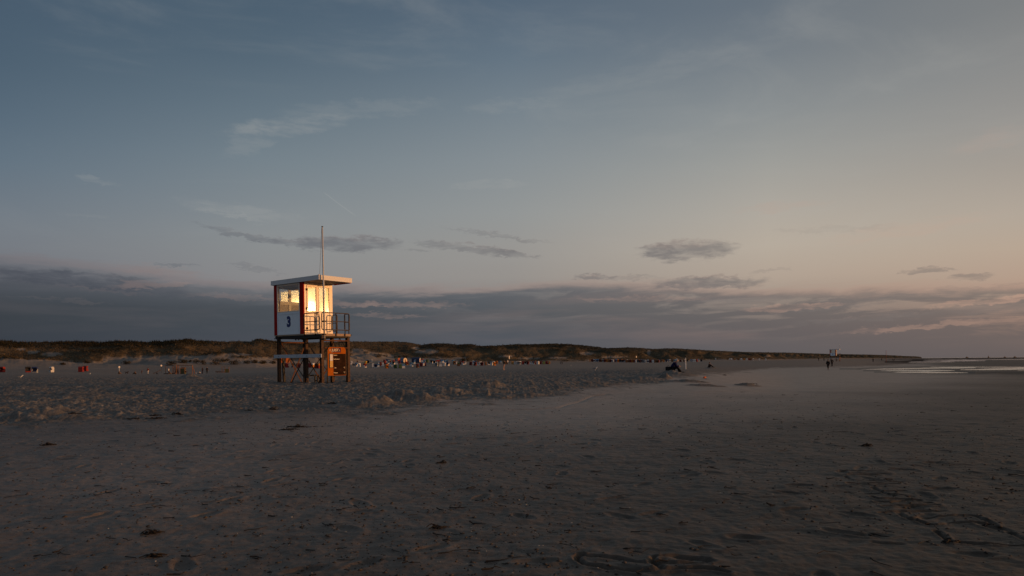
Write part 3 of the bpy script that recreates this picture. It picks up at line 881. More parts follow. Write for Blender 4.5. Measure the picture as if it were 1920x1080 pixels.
GR = [mat('marram_dry', (.135, .098, .056), .9, .1, .25, .8), mat('marram_green', (.064, .050, .034), .9, .1, .25, .8), mat('scrub_dark', (.026, .022, .012), .9, .1, .3, .8)]
sel_p = (veg * sstep(TT, .05, .1) * (TT < 1.06)).ravel()
area_w = (DY.ravel() ** -.6) * sel_p * np.where((DY.ravel() < 1500), 1, 0)
idx = RNG.choice(len(sel_p), 34000, p=area_w / area_w.sum())
Pp = np.stack([DX.ravel()[idx], DY.ravel()[idx], Zd.ravel()[idx]], 1)
jit = RNG.normal(0, 1, (len(idx), 2)) * .35
Pp[:, :2] += jit
dk = scrub.ravel()[idx]
mi = np.where(RNG.uniform(0, 1, len(idx)) < dk * .9, 2, np.where(RNG.uniform(0, 1, len(idx)) < .5 + .5 * w1.ravel()[idx], 0, 1))
Hh = np.where(mi == 2, RNG.uniform(.4, .9, len(idx)), RNG.uniform(.25, .55, len(idx)))
gr = blades('dune_grass', Pp, Hh, 5, GR, (-.25, 0), .55, .10, mi)
tag(gr, 'brown green marram grass and dark scrub covering the dune slopes', 'dune grass', kind='stuff')

# ------------------------------------------------------------------ materials for the things
WHITE = mat('white_paint', (.78, .82, .85), .42, .4, .05, 3.0, dirt=((.5, .48, .45), .35))
PVC = mat('white_frame_plastic', (.78, .68, .55), .40, .45, .05, 4.0, dirt=((.55, .48, .40), .35))
REDP = mat('red_paint', (.34, .010, .007), .7, .10, .10, 4.0)
ROOFW = mat('roof_edge_metal', (.66, .65, .64), .5, .3, .04, 3.0, dirt=((.55, .5, .45), .3))
SOFFIT = mat('soffit_board', (.30, .28, .26), .6, .3, .10, 5.0)
STEEL = mat('weathered_steel', (.078, .049, .034), .75, .12, .30, 9.0, .4, dirt=((.20, .085, .035), .5))
DARKST = mat('dark_steel', (.026, .022, .020), .6, .2, .2, 8.0, .3)
RUST = mat('rusty_steel', (.125, .056, .028), .8, .12, .30, 12.0, .4)
RAILM = mat('rail_metal', (.062, .048, .042), .5, .25, .2, 14.0, .2)
PLANK = mat('grey_white_plank', (.46, .49, .52), .7, .3, .14, 7.0, .5, dirt=((.28, .25, .22), .6))
DECKW = mat('deck_timber', (.36, .26, .18), .8, .2, .2, 9.0, .5)
POLEM = mat('pole_aluminium', (.52, .52, .51), .45, .5, .06, 9.0)
NAVY = mat('navy_lettering', (.015, .030, .135), .5, .4, .04)
ROPE = mat('rope', (.20, .17, .13), .9, .1, .1)
INNER = mat('cabin_lining', (.42, .37, .30), .6, .3, .06, 3.0)
BLACKP = mat('black_plastic', (.02, .02, .022), .5, .4, .1)
gm = bpy.data.materials.new('window_glass'); gm.use_nodes = True
t_ = gm.node_tree; t_.nodes.remove(t_.nodes['Principled BSDF'])
B_ = NB(t_)
fr = t_.nodes.new('ShaderNodeFresnel')
gg = t_.nodes.new('ShaderNodeNewGeometry')
B_.put(fr.inputs['IOR'], B_.linr(gg.outputs['Backfacing'], 0.0, 1.0, 1.72, 1 / 1.72))
gl = t_.nodes.new('ShaderNodeBsdfGlossy'); gl.inputs['Roughness'].default_value = .03; gl.inputs['Color'].default_value = (1, 1, 1, 1)
tr = t_.nodes.new('ShaderNodeBsdfTransparent'); tr.inputs['Color'].default_value = (.93, .95, .94, 1)
tco = t_.nodes.new('ShaderNodeTexCoord')
bb = t_.nodes.new('ShaderNodeBump'); bb.inputs['Strength'].default_value = .035; bb.inputs['Distance'].default_value = .02
B_.put(bb.inputs['Height'], B_.noise(tco.outputs['Object'], 2.2, 2, .5)); t_.links.new(bb.outputs[0], gl.inputs['Normal'])
ms = t_.nodes.new('ShaderNodeMixShader')
t_.links.new(fr.outputs[0], ms.inputs[0]); t_.links.new(tr.outputs[0], ms.inputs[1]); t_.links.new(gl.outputs[0], ms.inputs[2])
t_.links.new(ms.outputs[0], t_.nodes['Material Output'].inputs['Surface'])
GLASS = gm


def text_mesh(s, size, ext=.004, bold=.0):
    cu = bpy.data.curves.new('lettering', 'FONT')
    cu.body = s; cu.size = size; cu.extrude = ext; cu.offset = bold
    cu.align_x = 'CENTER'; cu.align_y = 'CENTER'; cu.resolution_u = 4
    o = bpy.data.objects.new('lettering', cu); COL.objects.link(o)
    dg = bpy.context.evaluated_depsgraph_get()
    me = bpy.data.meshes.new_from_object(o.evaluated_get(dg))
    bpy.data.objects.remove(o); bpy.data.curves.remove(cu)
    return me


def place_text(parent, s, size, loc, axes, m, name='lettering', bold=0.0):
    me = text_mesh(s, size, .003, bold)
    x, y = Vector(axes[0]), Vector(axes[1]); z = x.cross(y)
    M = Matrix((x, y, z)).transposed().to_4x4(); M.translation = Vector(loc)
    me.transform(M)
    return obj(name, me, parent, (m,))


# ------------------------------------------------------------------ lifeguard tower
def make_tower():
    T = empty('lifeguard_tower')
    # axes: x to the right along the deck front, y along the side to the back, z up from the sand
    def hbeam(x, y, z0, z1, w=.155, nm='leg', m=STEEL, par=T):
        b = MB()
        b.box(x - w / 2, x + w / 2, y - w / 2, y - w / 2 + .022, z0, z1)
        b.box(x - w / 2, x + w / 2, y + w / 2 - .022, y + w / 2, z0, z1)
        b.box(x - .012, x + .012, y - w / 2 + .022, y + w / 2 - .022, z0, z1)
        return b.build(nm, m, par)
    for x in (.09, 1.76):
        for y in (.10, 1.42, 3.86):
            hbeam(x, y, -.45, 2.372)
    # deck frame and floor
    b = MB()
    for x in (.09, 1.76):
        b.box(x - .06, x + .06, .02, 4.08, 2.375, 2.53)
    for y in (.10, 1.42, 2.6, 3.86):
        b.box(.152, 1.698, y - .05, y + .05, 2.39, 2.52)
    b.box(-.14, 1.99, 3.60, 3.68, 2.40, 2.46)
    b.bar((-.16, 3.9, 2.38), (-.02, 3.9, 2.56), .03)
    b.bar((1.87, .1, 2.38), (2.02, .1, 2.56), .03)
    b.build('deck_frame', DARKST, T)
    b = MB()
    for k in range(14):
        x0 = .0 + k * .1325
        b.box(x0, x0 + .122, .03, 1.46, 2.535, 2.58)
    b.box(-.01, 1.86, 1.462, 4.12, 2.535, 2.60)
    b.build('deck_floor', DECKW, T)
    b = MB(); b.box(-.015, 1.87, -.012, .026, 2.46, 2.585); b.build('deck_edge_board', DECKW, T)
    # ties and braces
    for nm, m, P, Q, w, h in (
        ('tie_bar', RUST, (.18, 3.80, 2.21), (1.68, 3.80, 2.21), .06, .075), ('back_brace', RUST, (.10, 3.79, 2.33), (1.52, 3.79, -.1), .016, .06), ('back_brace', RUST, (1.72, 3.77, 2.10), (.70, 3.77, -.1), .016, .06),
        ('side_brace', DARKST, (.02, 3.80, 2.33), (.02, 1.44, .22), .05, .016), ('side_brace', DARKST, (-.002, 1.46, 1.36), (-.002, 2.72, -.1), .05, .016), ('side_brace', DARKST, (.02, 1.38, 2.33), (.02, .58, 1.48), .05, .016),
        ('foot_brace', DARKST, (.02, 1.44, .35), (.02, 1.05, -.12), .05, .016), ('foot_brace', DARKST, (.02, .10, .32), (.02, .42, -.12), .05, .016),
        ('side_brace', DARKST, (1.80, 1.40, 2.3), (1.80, .12, .5), .05, .016), ('side_brace', DARKST, (1.82, .12, 2.3), (1.82, 1.40, .2), .05, .016), ('side_brace', DARKST, (1.80, 3.80, 2.3), (1.80, 1.44, .2), .05, .016), ('side_brace', DARKST, (1.82, 1.44, 2.3), (1.82, 3.80, .2), .05, .016),
        ('front_brace', RUST, (.18, 1.34, 1.2), (1.1, 1.34, -.1), .016, .06), ('front_brace', RUST, (1.70, 1.31, 1.25), (.72, 1.31, -.1), .016, .06), ('tie_bar', RUST, (.18, .03, 2.22), (1.67, .03, 2.22), .05, .06)):
        b = MB(); b.bar(P, Q, w, h); b.build(nm, m, T)
    # pale plank bolted along the side
    b = MB(); b.box(-.045, .0, -.02, 4.15, 1.345, 1.53, bev=.006); pl = b.build('side_plank', PLANK, T)
    for y in (.1, 1.2, 2.05, 3.7):
        b = MB(); b.tube([(-.062, y, 1.44), (-.04, y, 1.44)], .018, 8); b.build('bolt', DARKST, pl)
    # cabin: corner posts
    z0, z1 = 2.60, 5.33
    for (x0, x1, y0, y1) in ((-.02, .05, 1.455, 1.78), (-.02, .14, 3.83, 4.12), (1.73, 1.87, 3.83, 4.12)):
        b = MB(); b.box(x0, x1, y0, y1, z0, z1, bev=.008); b.build('corner_post', REDP, T)
    # side walls with a large window above a plain panel
    for sgn, xo in ((1, 0.0), (-1, 1.85)):
        def X(v): return xo + sgn * v
        def bx(b, a0, a1, *r, **k): b.box(min(X(a0), X(a1)), max(X(a0), X(a1)), *r, **k)
        b = MB()
        bx(b, .0, .07, 1.782, 3.828, 2.602, 3.80)
        b.build('side_panel', WHITE, T)
        b = MB()   # raised border of the panel
        for q in ((1.784, 3.826, 2.605, 2.70), (1.784, 3.826, 3.70, 3.80), (1.784, 1.86, 2.702, 3.698), (3.75, 3.826, 2.702, 3.698)):
            bx(b, -.018, -.001, *q)
        b.build('panel_border', WHITE, T)
        b = MB()
        for q in ((1.784, 3.826, 3.802, 3.865), (1.784, 3.826, 5.25, 5.328), (1.784, 1.85, 3.867, 5.248), (3.76, 3.826, 3.867, 5.248)):
            bx(b, -.02, .07, *q)
        f = b.build('window_frame', PVC, T)
        b = MB(); bx(b, .022, .034, 1.852, 3.758, 3.868, 5.247); b.build('window_pane', GLASS, f)
        if sgn == 1:
            place_text(T, '3', .73, (-.004, 2.79, 3.27), ((0, -1, 0), (0, 0, 1)), NAVY, 'number', .045)
    # back wall: window of four lights
    b = MB()
    b.box(.142, 1.728, 4.03, 4.10, 2.602, 3.86)
    b.box(.142, 1.728, 4.03, 4.10, 5.22, 5.328)
    b.box(.142, .22, 4.03, 4.10, 3.862, 5.218); b.box(1.65, 1.728, 4.03, 4.10, 3.862, 5.218)
    b.build('back_wall', INNER, T)
    b = MB()
    xs = ((.222, .905), (.965, 1.648)); zs = ((3.864, 4.36), (4.44, 5.216))
    b.box(.907, .963, 4.02, 4.095, 3.864, 5.216); b.box(.222, 1.648, 4.016, 4.097, 4.362, 4.438)
    for (x0, x1) in xs:
        for (a0, a1) in zs:
            for q in ((x0, x0 + .05, a0, a1), (x1 - .05, x1, a0, a1), (x0 + .051, x1 - .051, a0, a0 + .05), (x0 + .051, x1 - .051, a1 - .05, a1)):
                b.box(q[0], q[1], 4.024, 4.088, q[2], q[3])
    bw = b.build('back_window_frame', mat('grey_frame', (.30, .26, .21), .4, .5, .06), T)
    for (x0, x1) in xs:
        for (a0, a1) in zs:
            b = MB(); b.box(x0 + .052, x1 - .052, 4.05, 4.062, a0 + .052, a1 - .052); b.build('window_pane' if a0 > 4.4 else 'lower_panel', GLASS if a0 > 4.4 else INNER, bw)
    for x in (.89, .98):
        b = MB(); b.tube([(x, 4.0, 4.78), (x, 3.985, 4.80), (x, 3.985, 4.92)], .014, 6); b.box(x - .025, x + .025, 3.998, 4.014, 4.72, 4.84); b.build('window_handle', BLACKP, bw)
    # front wall: door and fixed window, each over a solid lower panel
    b = MB()
    b.box(.052, .19, 1.47, 1.56, 2.602, 5.328); b.box(.885, .935, 1.47, 1.56, 2.602, 5.328); b.box(1.68, 1.865, 1.47, 1.775, 2.602, 5.328)
    b.box(.192, .883, 1.47, 1.56, 5.20, 5.328); b.box(.937, 1.678, 1.47, 1.56, 5.20, 5.328)
    b.box(.937, 1.678, 1.47, 1.56, 2.602, 2.70)
    b.build('front_frame', PVC, T)
    b = MB(); b.box(.142, .883, 1.462, 1.468, 2.602, 2.66); b.build('door_sill', ROOFW, T)
    d = MB()
    for q in ((.195, .285, 2.665, 5.195), (.79, .88, 2.665, 5.195), (.287, .788, 5.10, 5.195), (.287, .788, 3.74, 3.84), (.287, .788, 2.665, 2.76)):
        d.box(q[0], q[1], 1.445, 1.52, q[2], q[3], bev=.006)
    door = d.build('door', PVC, T)
    b = MB(); b.box(.287, .788, 1.475, 1.50, 2.762, 3.738); b.build('door_panel', PVC, door)
    b = MB(); b.box(.287, .788, 1.478, 1.490, 3.842, 5.098); b.build('door_pane', GLASS, door)
    b = MB(); b.tube([(.835, 1.44, 3.72), (.835, 1.385, 3.72), (.72, 1.385, 3.72)], .013, 8); b.box(.81, .86, 1.432, 1.444, 3.60, 3.80); b.build('door_handle', DARKST, door)
    for z in (2.9, 3.95, 4.95):
        b = MB(); b.tube([(.196, 1.425, z - .06), (.196, 1.425, z + .06)], .022, 8); b.box(.15, .25, 1.438, 1.444, z - .05, z + .05); b.build('hinge', DARKST, door)
    b = MB(); b.box(.937, 1.678, 1.49, 1.53, 2.702, 3.77); b.build('front_panel', PVC, T)
    b = MB()
    for q in ((.937, .985, 3.772, 5.198), (1.63, 1.678, 3.772, 5.198), (.987, 1.628, 5.13, 5.198), (.987, 1.628, 3.772, 3.84)):
        b.box(q[0], q[1], 1.455, 1.545, q[2], q[3])
    fw = b.build('front_window_frame', PVC, T)
    # the fixed light stands a touch out of true, so its mirror image differs from the door's
    b = MB(); b.face([(.987, 1.497, 3.842), (1.628, 1.481, 3.842), (1.628, 1.485, 5.128), (.987, 1.501, 5.128)]); b.face([(.987, 1.507, 3.842), (1.628, 1.491, 3.842), (1.628, 1.495, 5.128), (.987, 1.511, 5.128)]); b.build('window_pane', GLASS, fw)
    # floor lining, a cupboard and a chair inside
    b = MB(); b.box(.15, 1.72, 1.58, 4.02, 2.602, 2.64); b.build('cabin_floor', INNER, T)
    b = MB(); b.box(1.32, 1.76, 2.3, 3.7, 2.645, 3.45, bev=.01); b.build('counter', mat('counter_wood', (.33, .22, .13), .5, .3, .15), T)
    # roof: flat slab with a deep edge, overhanging the deck
    b = MB(); b.box(-.07, 1.98, .03, 4.22, 5.40, 5.55); b.build('roof_deck', DARKST, T)
    b = MB()
    b.box(-.11, -.072, .0, 4.25, 5.335, 5.575); b.box(1.982, 2.02, .0, 4.25, 5.335, 5.575)
    b.box(-.071, 1.981, -.004, .028, 5.335, 5.575); b.box(-.071, 1.981, 4.222, 4.25, 5.335, 5.575)
    rf = b.build('roof_edge', ROOFW, T)
    b = MB(); b.box(-.07, 1.98, .03, 4.22, 5.345, 5.397); b.build('soffit', SOFFIT, T)
    b = MB(); b.box(1.90, 1.978, .06, 1.40, 5.30, 5.343); b.build('soffit_trim', REDP, T)
    b = MB(); b.box(-.125, -.03, -.02, .06, 5.55, 5.60, bev=.01); b.build('corner_cap', ROOFW, rf)
    # railings of bent tube
    def rail(P, Q, lift=2.44, posts=(), nm='railing'):
        P, Q = Vector(P), Vector(Q); d = (Q - P).normalized(); L = (Q - P).length; c = .07
        def pt(s, z): return P + d * s + Vector((0, 0, z))
        b = MB()
        loop = [pt(0, 2.80 + c), pt(0, 3.64 - c), pt(.02, 3.66 - c * .3), pt(c, 3.66), pt(L - c, 3.66), pt(L - .02, 3.66 - c * .3), pt(L, 3.64 - c), pt(L, 2.80 + c), pt(L - .02, 2.78 + c * .3), pt(L - c, 2.78), pt(c, 2.78), pt(.02, 2.78 + c * .3)]
        b.tube(loop, .026, 8, closed=True)
        b.tube([pt(.01, 3.22), pt(L - .01, 3.22)], .022, 8)
        for s in posts:
            b.tube([pt(s, lift), pt(s, 3.65)], .024, 8)
        return b.build(nm, RAILM, T, smooth=True)
    rail((-.03, 1.40, 0), (-.03, .14, 0), posts=(.02, .93))
    rail((.0, -.045, 0), (1.76, -.045, 0), posts=(.9, 1.48))
    rail((1.81, .0, 0), (1.81, .40, 0), posts=(.05,))
    rail((1.81, 1.02, 0), (1.81, 1.42, 0), posts=(.02,))
    # ladder pulled up under the deck opening
    b = MB()
    for y in (.44, .98):
        b.tube([(1.90, y, 1.90), (1.90, y, 2.62)], .022, 8)
    for z in (1.93, 2.16, 2.39):
        b.tube([(1.90, .44, z), (1.90, .98, z)], .018, 8)
    b.bar((1.90, .50, 1.95), (1.90, .92, 2.36), .02, .03)
    b.build('ladder', DARKST, T)
    # flagpole clamped to the deck corner
    b = MB(); b.tube([(.085, -.13, 2.29), (.075, -.13, 5.0), (.045, -.13, 8.02)], .047, 12, r2=.036); fp = b.build('flagpole', POLEM, T, smooth=True)
    b = MB(); b.tube([(.045, -.13, 8.02), (.045, -.13, 8.06)], .045, 10); b.build('pole_cap', DARKST, fp)
    b = MB(); b.tube([(.0, -.135, 7.95), (-.03, -.10, 7.0), (-.085, -.04, 5.6)], .008, 5); b.build('halyard', ROPE, fp)
    for z0_, z1_ in ((3.165, 3.235), (2.485, 2.555), (2.24, 2.33)):
        b = MB(); b.box(.02, .15, -.19, -.02, z0_, z1_); b.build('clamp', DARKST, fp)
    # small lamp-like fixture under the frame
    for y in (2.2, 1.95):
        b = MB(); b.box(.0, .05, y, y + .06, 2.28, 2.38); b.build('bracket', DARKST, T)
    return T


ORANGE = mat('orange_board', (.38, .098, .007), .85, .08, .08, 4.0)
CHALK = mat('brown_black_board', (.026, .013, .008), .9, .04, .35, 5.0, .2, dirt=((.050, .025, .014), .5))
PURP = mat('purple_plate', (.055, .018, .050), .8, .1, .06)
CREAM = mat('cream_lettering', (.62, .50, .36), .6, .3, .05)
PAPER = mat('white_paper', (.66, .62, .60), .7, .2, .06)
YELP = mat('yellow_paper', (.62, .40, .12), .7, .2, .12, 8.0)


def make_board():
    N = empty('notice_board')
    y0 = -.05
    b = MB()
    c = .13
    prof = [(.345, .40), (.345, 1.88 - c)] + [(.345 + c - c * math.cos(a), 1.88 - c + c * math.sin(a)) for a in np.linspace(.2, math.pi / 2, 6)] + [(1.50 - c + c * math.sin(a), 1.88 - c + c * math.cos(a)) for a in np.linspace(0, math.pi / 2, 7)] + [(1.50, .40)]
    for yy, flip in ((y0, False), (y0 + .04, True)):
        p = [(x, yy, z) for x, z in prof]
        b.face(p[::-1] if flip else p)
    for i in range(len(prof)):
        j = (i + 1) % len(prof)
        b.face([(prof[i][0], y0, prof[i][1]), (prof[j][0], y0, prof[j][1]), (prof[j][0], y0 + .04, prof[j][1]), (prof[i][0], y0 + .04, prof[i][1])])
    b.build('orange_panel', ORANGE, N)
    b = MB(); b.box(.70, 1.485, y0 - .014, y0 - .002, .425, 1.535); ch = b.build('blackboard', CHALK, N)
    b = MB()
    fr_ = [(.335, .39), (.335, 1.75), (.37, 1.85), (.47, 1.89), (1.38, 1.89), (1.475, 1.85), (1.51, 1.75), (1.51, .39)]
    for (xa, za), (xb, zb) in zip(fr_, fr_[1:] + fr_[:1]):
        b.bar((xa, y0 + .02, za), (xb, y0 + .02, zb), .07, .028)
    b.build('board_frame', DARKST, N)
    b = MB(); b.box(.60, 1.17, y0 - .016, y0 - .002, 1.605, 1.835); pp = b.build('name_plate', PURP, N)
    place_text(pp, 'JUIST', .19, (.80, y0 - .018, 1.72), ((1, 0, 0), (0, 0, 1)), CREAM, bold=.006)
    b = MB(); b.tube([(1.02, y0 - .02, 1.66), (1.06, y0 - .02, 1.68), (1.07, y0 - .02, 1.78)], .012, 6); b.tube([(1.06, y0 - .02, 1.73), (1.11, y0 - .02, 1.66)], .010, 6); b.build('emblem', CREAM, pp)
    b = MB()
    for k in range(8):
        a = k * math.pi / 4
        b.bar((.475 + .02 * math.cos(a), y0 - .008, 1.715 + .02 * math.sin(a)), (.475 + .058 * math.cos(a), y0 - .008, 1.715 + .058 * math.sin(a)), .02, .012)
    b.build('sun_emblem', CREAM, N)
    b = MB(); b.box(.425, .655, y0 - .022, y0 - .002, .80, 1.545); ps = b.build('paper_case', DARKST, N)
    b = MB(); b.box(.455, .635, y0 - .032, y0 - .023, 1.17, 1.51); b.build('paper', PAPER, ps)
    b = MB(); b.box(.455, .635, y0 - .032, y0 - .023, .83, 1.165); b.build('paper', YELP, ps)
    for s, x, z in (('Datum', .81, 1.46), ('Hochwasser', .87, 1.255), ('Luft', .79, .80), ('Wasser', .82, .545)):
        place_text(ch, s, .085, (x, y0 - .017, z), ((1, 0, 0), (0, 0, 1)), CREAM, bold=.002)
    for z in (.80, .545):
        place_text(ch, '°C', .10, (1.39, y0 - .017, z), ((1, 0, 0), (0, 0, 1)), CREAM, bold=.002)
    b = MB(); b.tube([(.17, -.01, 1.84), (1.68, -.01, 1.84)], .028, 8); b.build('hanging_bar', RUST, N)
    b = MB(); b.box(.305, .345, y0 - .01, y0 + .05, -.4, .388); b.build('post', DARKST, N)
    return N


tower = make_tower()
TZ = 52.5
C0 = Vector((-9.75, 35.0, .534))
tower.location = C0; tower.rotation_euler = (0, R(-.3), R(TZ))
tag(tower, 'white and red lifeguard cabin on steel legs with a blue number 3', 'lifeguard tower', 'lifeguard towers on the beach')
board = make_board()
board.location = C0; board.rotation_euler = tower.rotation_euler
tag(board, 'orange framed notice board hung between the legs of the near lifeguard tower', 'notice board', 'notice boards under the towers')
fpos = at_depth(1574, 312)
tower2 = copy_tree(tower); tower2.location = fpos + Vector((0, 0, .05))
tower2['label'] = 'small distant lifeguard tower standing out against the sky beyond the two walkers'
board2 = copy_tree(board); board2.location = tower2.location
board2['label'] = 'tiny orange notice board under the distant lifeguard tower'

# dark post with orange boards just behind the tower
def local(x, y, z=0.0):
    a = R(TZ)
    p = C0 + Vector((x * math.cos(a) - y * math.sin(a), x * math.sin(a) + y * math.cos(a), 0))
    return Vector((p.x, p.y, gz(p.x, p.y) + z))


sp = empty('sign_post', local(.72, 4.3), R(TZ), 'dark post carrying two small orange boards behind the tower legs', 'sign post')
b = MB(); b.bar((0, 0, -.4), (-.12, 0, 1.5), .11); b.build('post', DARKST, sp)
for x0 in (-.42, .06):
    b = MB(); b.box(x0, x0 + .25, -.03, 0.0, 1.10, 1.50, bev=.004); b.build('sign_board', mat('orange_weathered', (.34, .10, .03), .7, .2, .2), sp)
bn = empty('bench', local(1.15, 2.5), R(TZ), 'low dark bench standing on the sand under the tower deck', 'bench')
b = MB(); b.box(-.45, .45, -.16, .16, .36, .43, bev=.008); b.build('seat', DARKST, bn)
for x in (-.36, .36):
    b = MB(); b.bar((x, -.12, -.25), (x, -.12, .36), .06); b.bar((x, .12, -.25), (x, .12, .36), .06); b.bar((x, -.09, .1), (x, .09, .1), .05); b.build('leg', DARKST, bn)

# ------------------------------------------------------------------ beach baskets
BC = {
    'white': (.60, .59, .57), 'red': (.21, .020, .017), 'dark red': (.12, .015, .015), 'navy': (.025, .040, .11), 'blue': (.07, .19, .36), 'green': (.035, .075, .028),
    'orange': (.50, .16, .02), 'brown': (.14, .070, .034), 'grey': (.26, .27, .28), 'black': (.02, .021, .024), 'ochre': (.28, .16, .05), 'yellow': (.5, .3, .04),
}
BM = {k: mat('basket_' + k.replace(' ', '_'), v, .7, .25, .14, 7.0, .3) for k, v in BC.items()}
CUSH = {k: mat('cushion_' + k.replace(' ', '_'), [min(1, c * .8 + .02) for c in v], .85, .1, .2, 20.0) for k, v in BC.items()}


def basket_parts():
    """shapes of a hooded wicker beach chair that opens towards +y"""
    P = {}
    b = MB()
    side = [(-.40, .04), (.40, .04), (.42, .46), (.38, .62), (.10, .74), (.04, .98), (-.40, 1.02), (-.45, .5)]
    for x in (-.60, .555):
        b.prism(side, x, x + .045)
    b.box(-.555, .555, -.43, -.385, .04, 1.0); b.box(-.555, .555, .36, .40, .04, .34); b.box(-.555, .555, -.383, .36, .04, .07)
    P['body'] = b.mesh('body')
    b = MB()
    hs = [(-.46, 1.005), (.08, .985), (.30, 1.20), (.34, 1.42), (.16, 1.58), (-.14, 1.62), (-.36, 1.50), (-.47, 1.26)]
    for x in (-.605, .56):
        b.prism(hs, x, x + .045)
    prof = [(.33, 1.30), (.34, 1.42), (.16, 1.58), (-.14, 1.62), (-.36, 1.50), (-.47, 1.26), (-.46, 1.005)]
    inn = [(p[0] * .93, p[1] - .035) for p in prof]
    k = MB(); k.prism(prof + inn[::-1], -.558, .558)
    o_ = len(b.v); b.v += k.v; b.f += [tuple(i + o_ for i in f) for f in k.f]; b.m += k.m
    P['hood'] = b.mesh('hood')
    b = MB(); b.box(-.545, .545, -.37, .40, .36, .47, bev=.03); b.prism([(-.37, .48), (-.25, .48), (-.33, 1.28), (-.42, 1.26)], -.545, .545); P['cushion'] = b.mesh('cushion')
    b = MB(); b.box(-.50, -.10, .405, .43, .10, .30, bev=.01); b.box(.10, .50, .405, .43, .10, .30, bev=.01); P['footrest'] = b.mesh('footrest')
    return P


BP = basket_parts()
BCACHE = {}


def part_mesh(p, m):
    k = (p, m.name)
    if k not in BCACHE:
        me = BP[p].copy(); me.name = p; me.materials.append(m); BCACHE[k] = me
    return BCACHE[k]


ORD = ['first', 'second', 'third', 'fourth', 'fifth', 'sixth', 'seventh', 'eighth', 'ninth', 'tenth', 'eleventh', 'twelfth', 'thirteenth', 'fourteenth', 'fifteenth', 'sixteenth', 'seventeenth', 'eighteenth', 'nineteenth', 'twentieth']


def nth(k):
    if k < 20: return ORD[k]
    n = k + 1
    return '%d%s' % (n, {1: 'st', 2: 'nd', 3: 'rd'}.get(n % 10 if n // 10 % 10 != 1 else 0, 'th'))


def basket(pos, yaw, c1, c2, label, group, small=False):
    t = empty('beach_basket', pos, yaw, label, 'beach basket', group)
    obj('body', part_mesh('body', BM[c1]), t)
    obj('hood', part_mesh('hood', BM[c2]), t)
    obj('cushion', part_mesh('cushion', CUSH[c2 if c2 != 'white' else 'navy']), t)
    if not small:
        obj('footrest', part_mesh('footrest', BM[c1]), t)
    return t


def pick_yaw(tone):
    r = random.uniform
    if tone == 'lit':  return R(-90 + r(60, 110) + 90)   # turned so that a pale side catches the sun
    if tone == 'open': return R(180 + r(-40, 40))        # opening towards the viewer
    if tone == 'back': return R(r(-30, 30))
    return R(-90 + r(-70, 70))


def bsk_pos(px, py, lo, hi):
    X, Y = hit(px, py)
    Y = min(max(Y, lo), hi)
    return at_depth(px, Y)


GL = 'beach baskets scattered along the left of the beach'
for (px, py, c1, c2, tone, lab) in (
    (4, 698.3, 'red', 'red', 'open', 'red beach basket cut off by the left edge of the photo'),
    (52.5, 698.3, 'red', 'black', 'side', 'red beach basket with a black hood beside a navy one'),
    (65, 699.3, 'grey', 'navy', 'open', 'navy and grey beach basket beside the red one with black hood'),
    (96.5, 698.2, 'white', 'white', 'open', 'lone white beach basket on the open sand far left'),
    (152, 697.6, 'red', 'red', 'back', 'nearer of the two red beach baskets left of the white post'),
    (160.5, 695, 'red', 'red', 'back', 'farther of the two red beach baskets left of the white post')):
    basket(bsk_pos(px, py, 170, 205), pick_yaw(tone), c1, c2, lab, GL)
GB = 'beach baskets seen between the tower legs'
for (px, py, c1, c2, tone, lab) in (
    (533.5, 688.2, 'grey', 'black', 'side', 'grey black beach basket just right of the leftmost tower leg'),
    (538.5, 688.8, 'red', 'red', 'side', 'red beach basket touching the grey black one behind the tower'),
    (549.5, 689, 'grey', 'black', 'open', 'black hooded beach basket behind the middle of the tower braces'),
    (559.5, 688.2, 'red', 'dark red', 'back', 'dark red hooded beach basket behind the crossing tower braces'),
    (581.5, 687, 'red', 'red', 'back', 'all red beach basket just right of the second tower leg'),
    (587, 685.5, 'orange', 'white', 'lit', 'orange beach basket with white hood between second and third tower legs'),
    (593.5, 691, 'dark red', 'dark red', 'side', 'dark red beach basket left of the third tower leg'),
    (598, 691, 'red', 'orange', 'side', 'red beach basket with orange hood beside the third tower leg')):
    basket(bsk_pos(px, py, 200, 240), pick_yaw(tone), c1, c2, lab, GB)

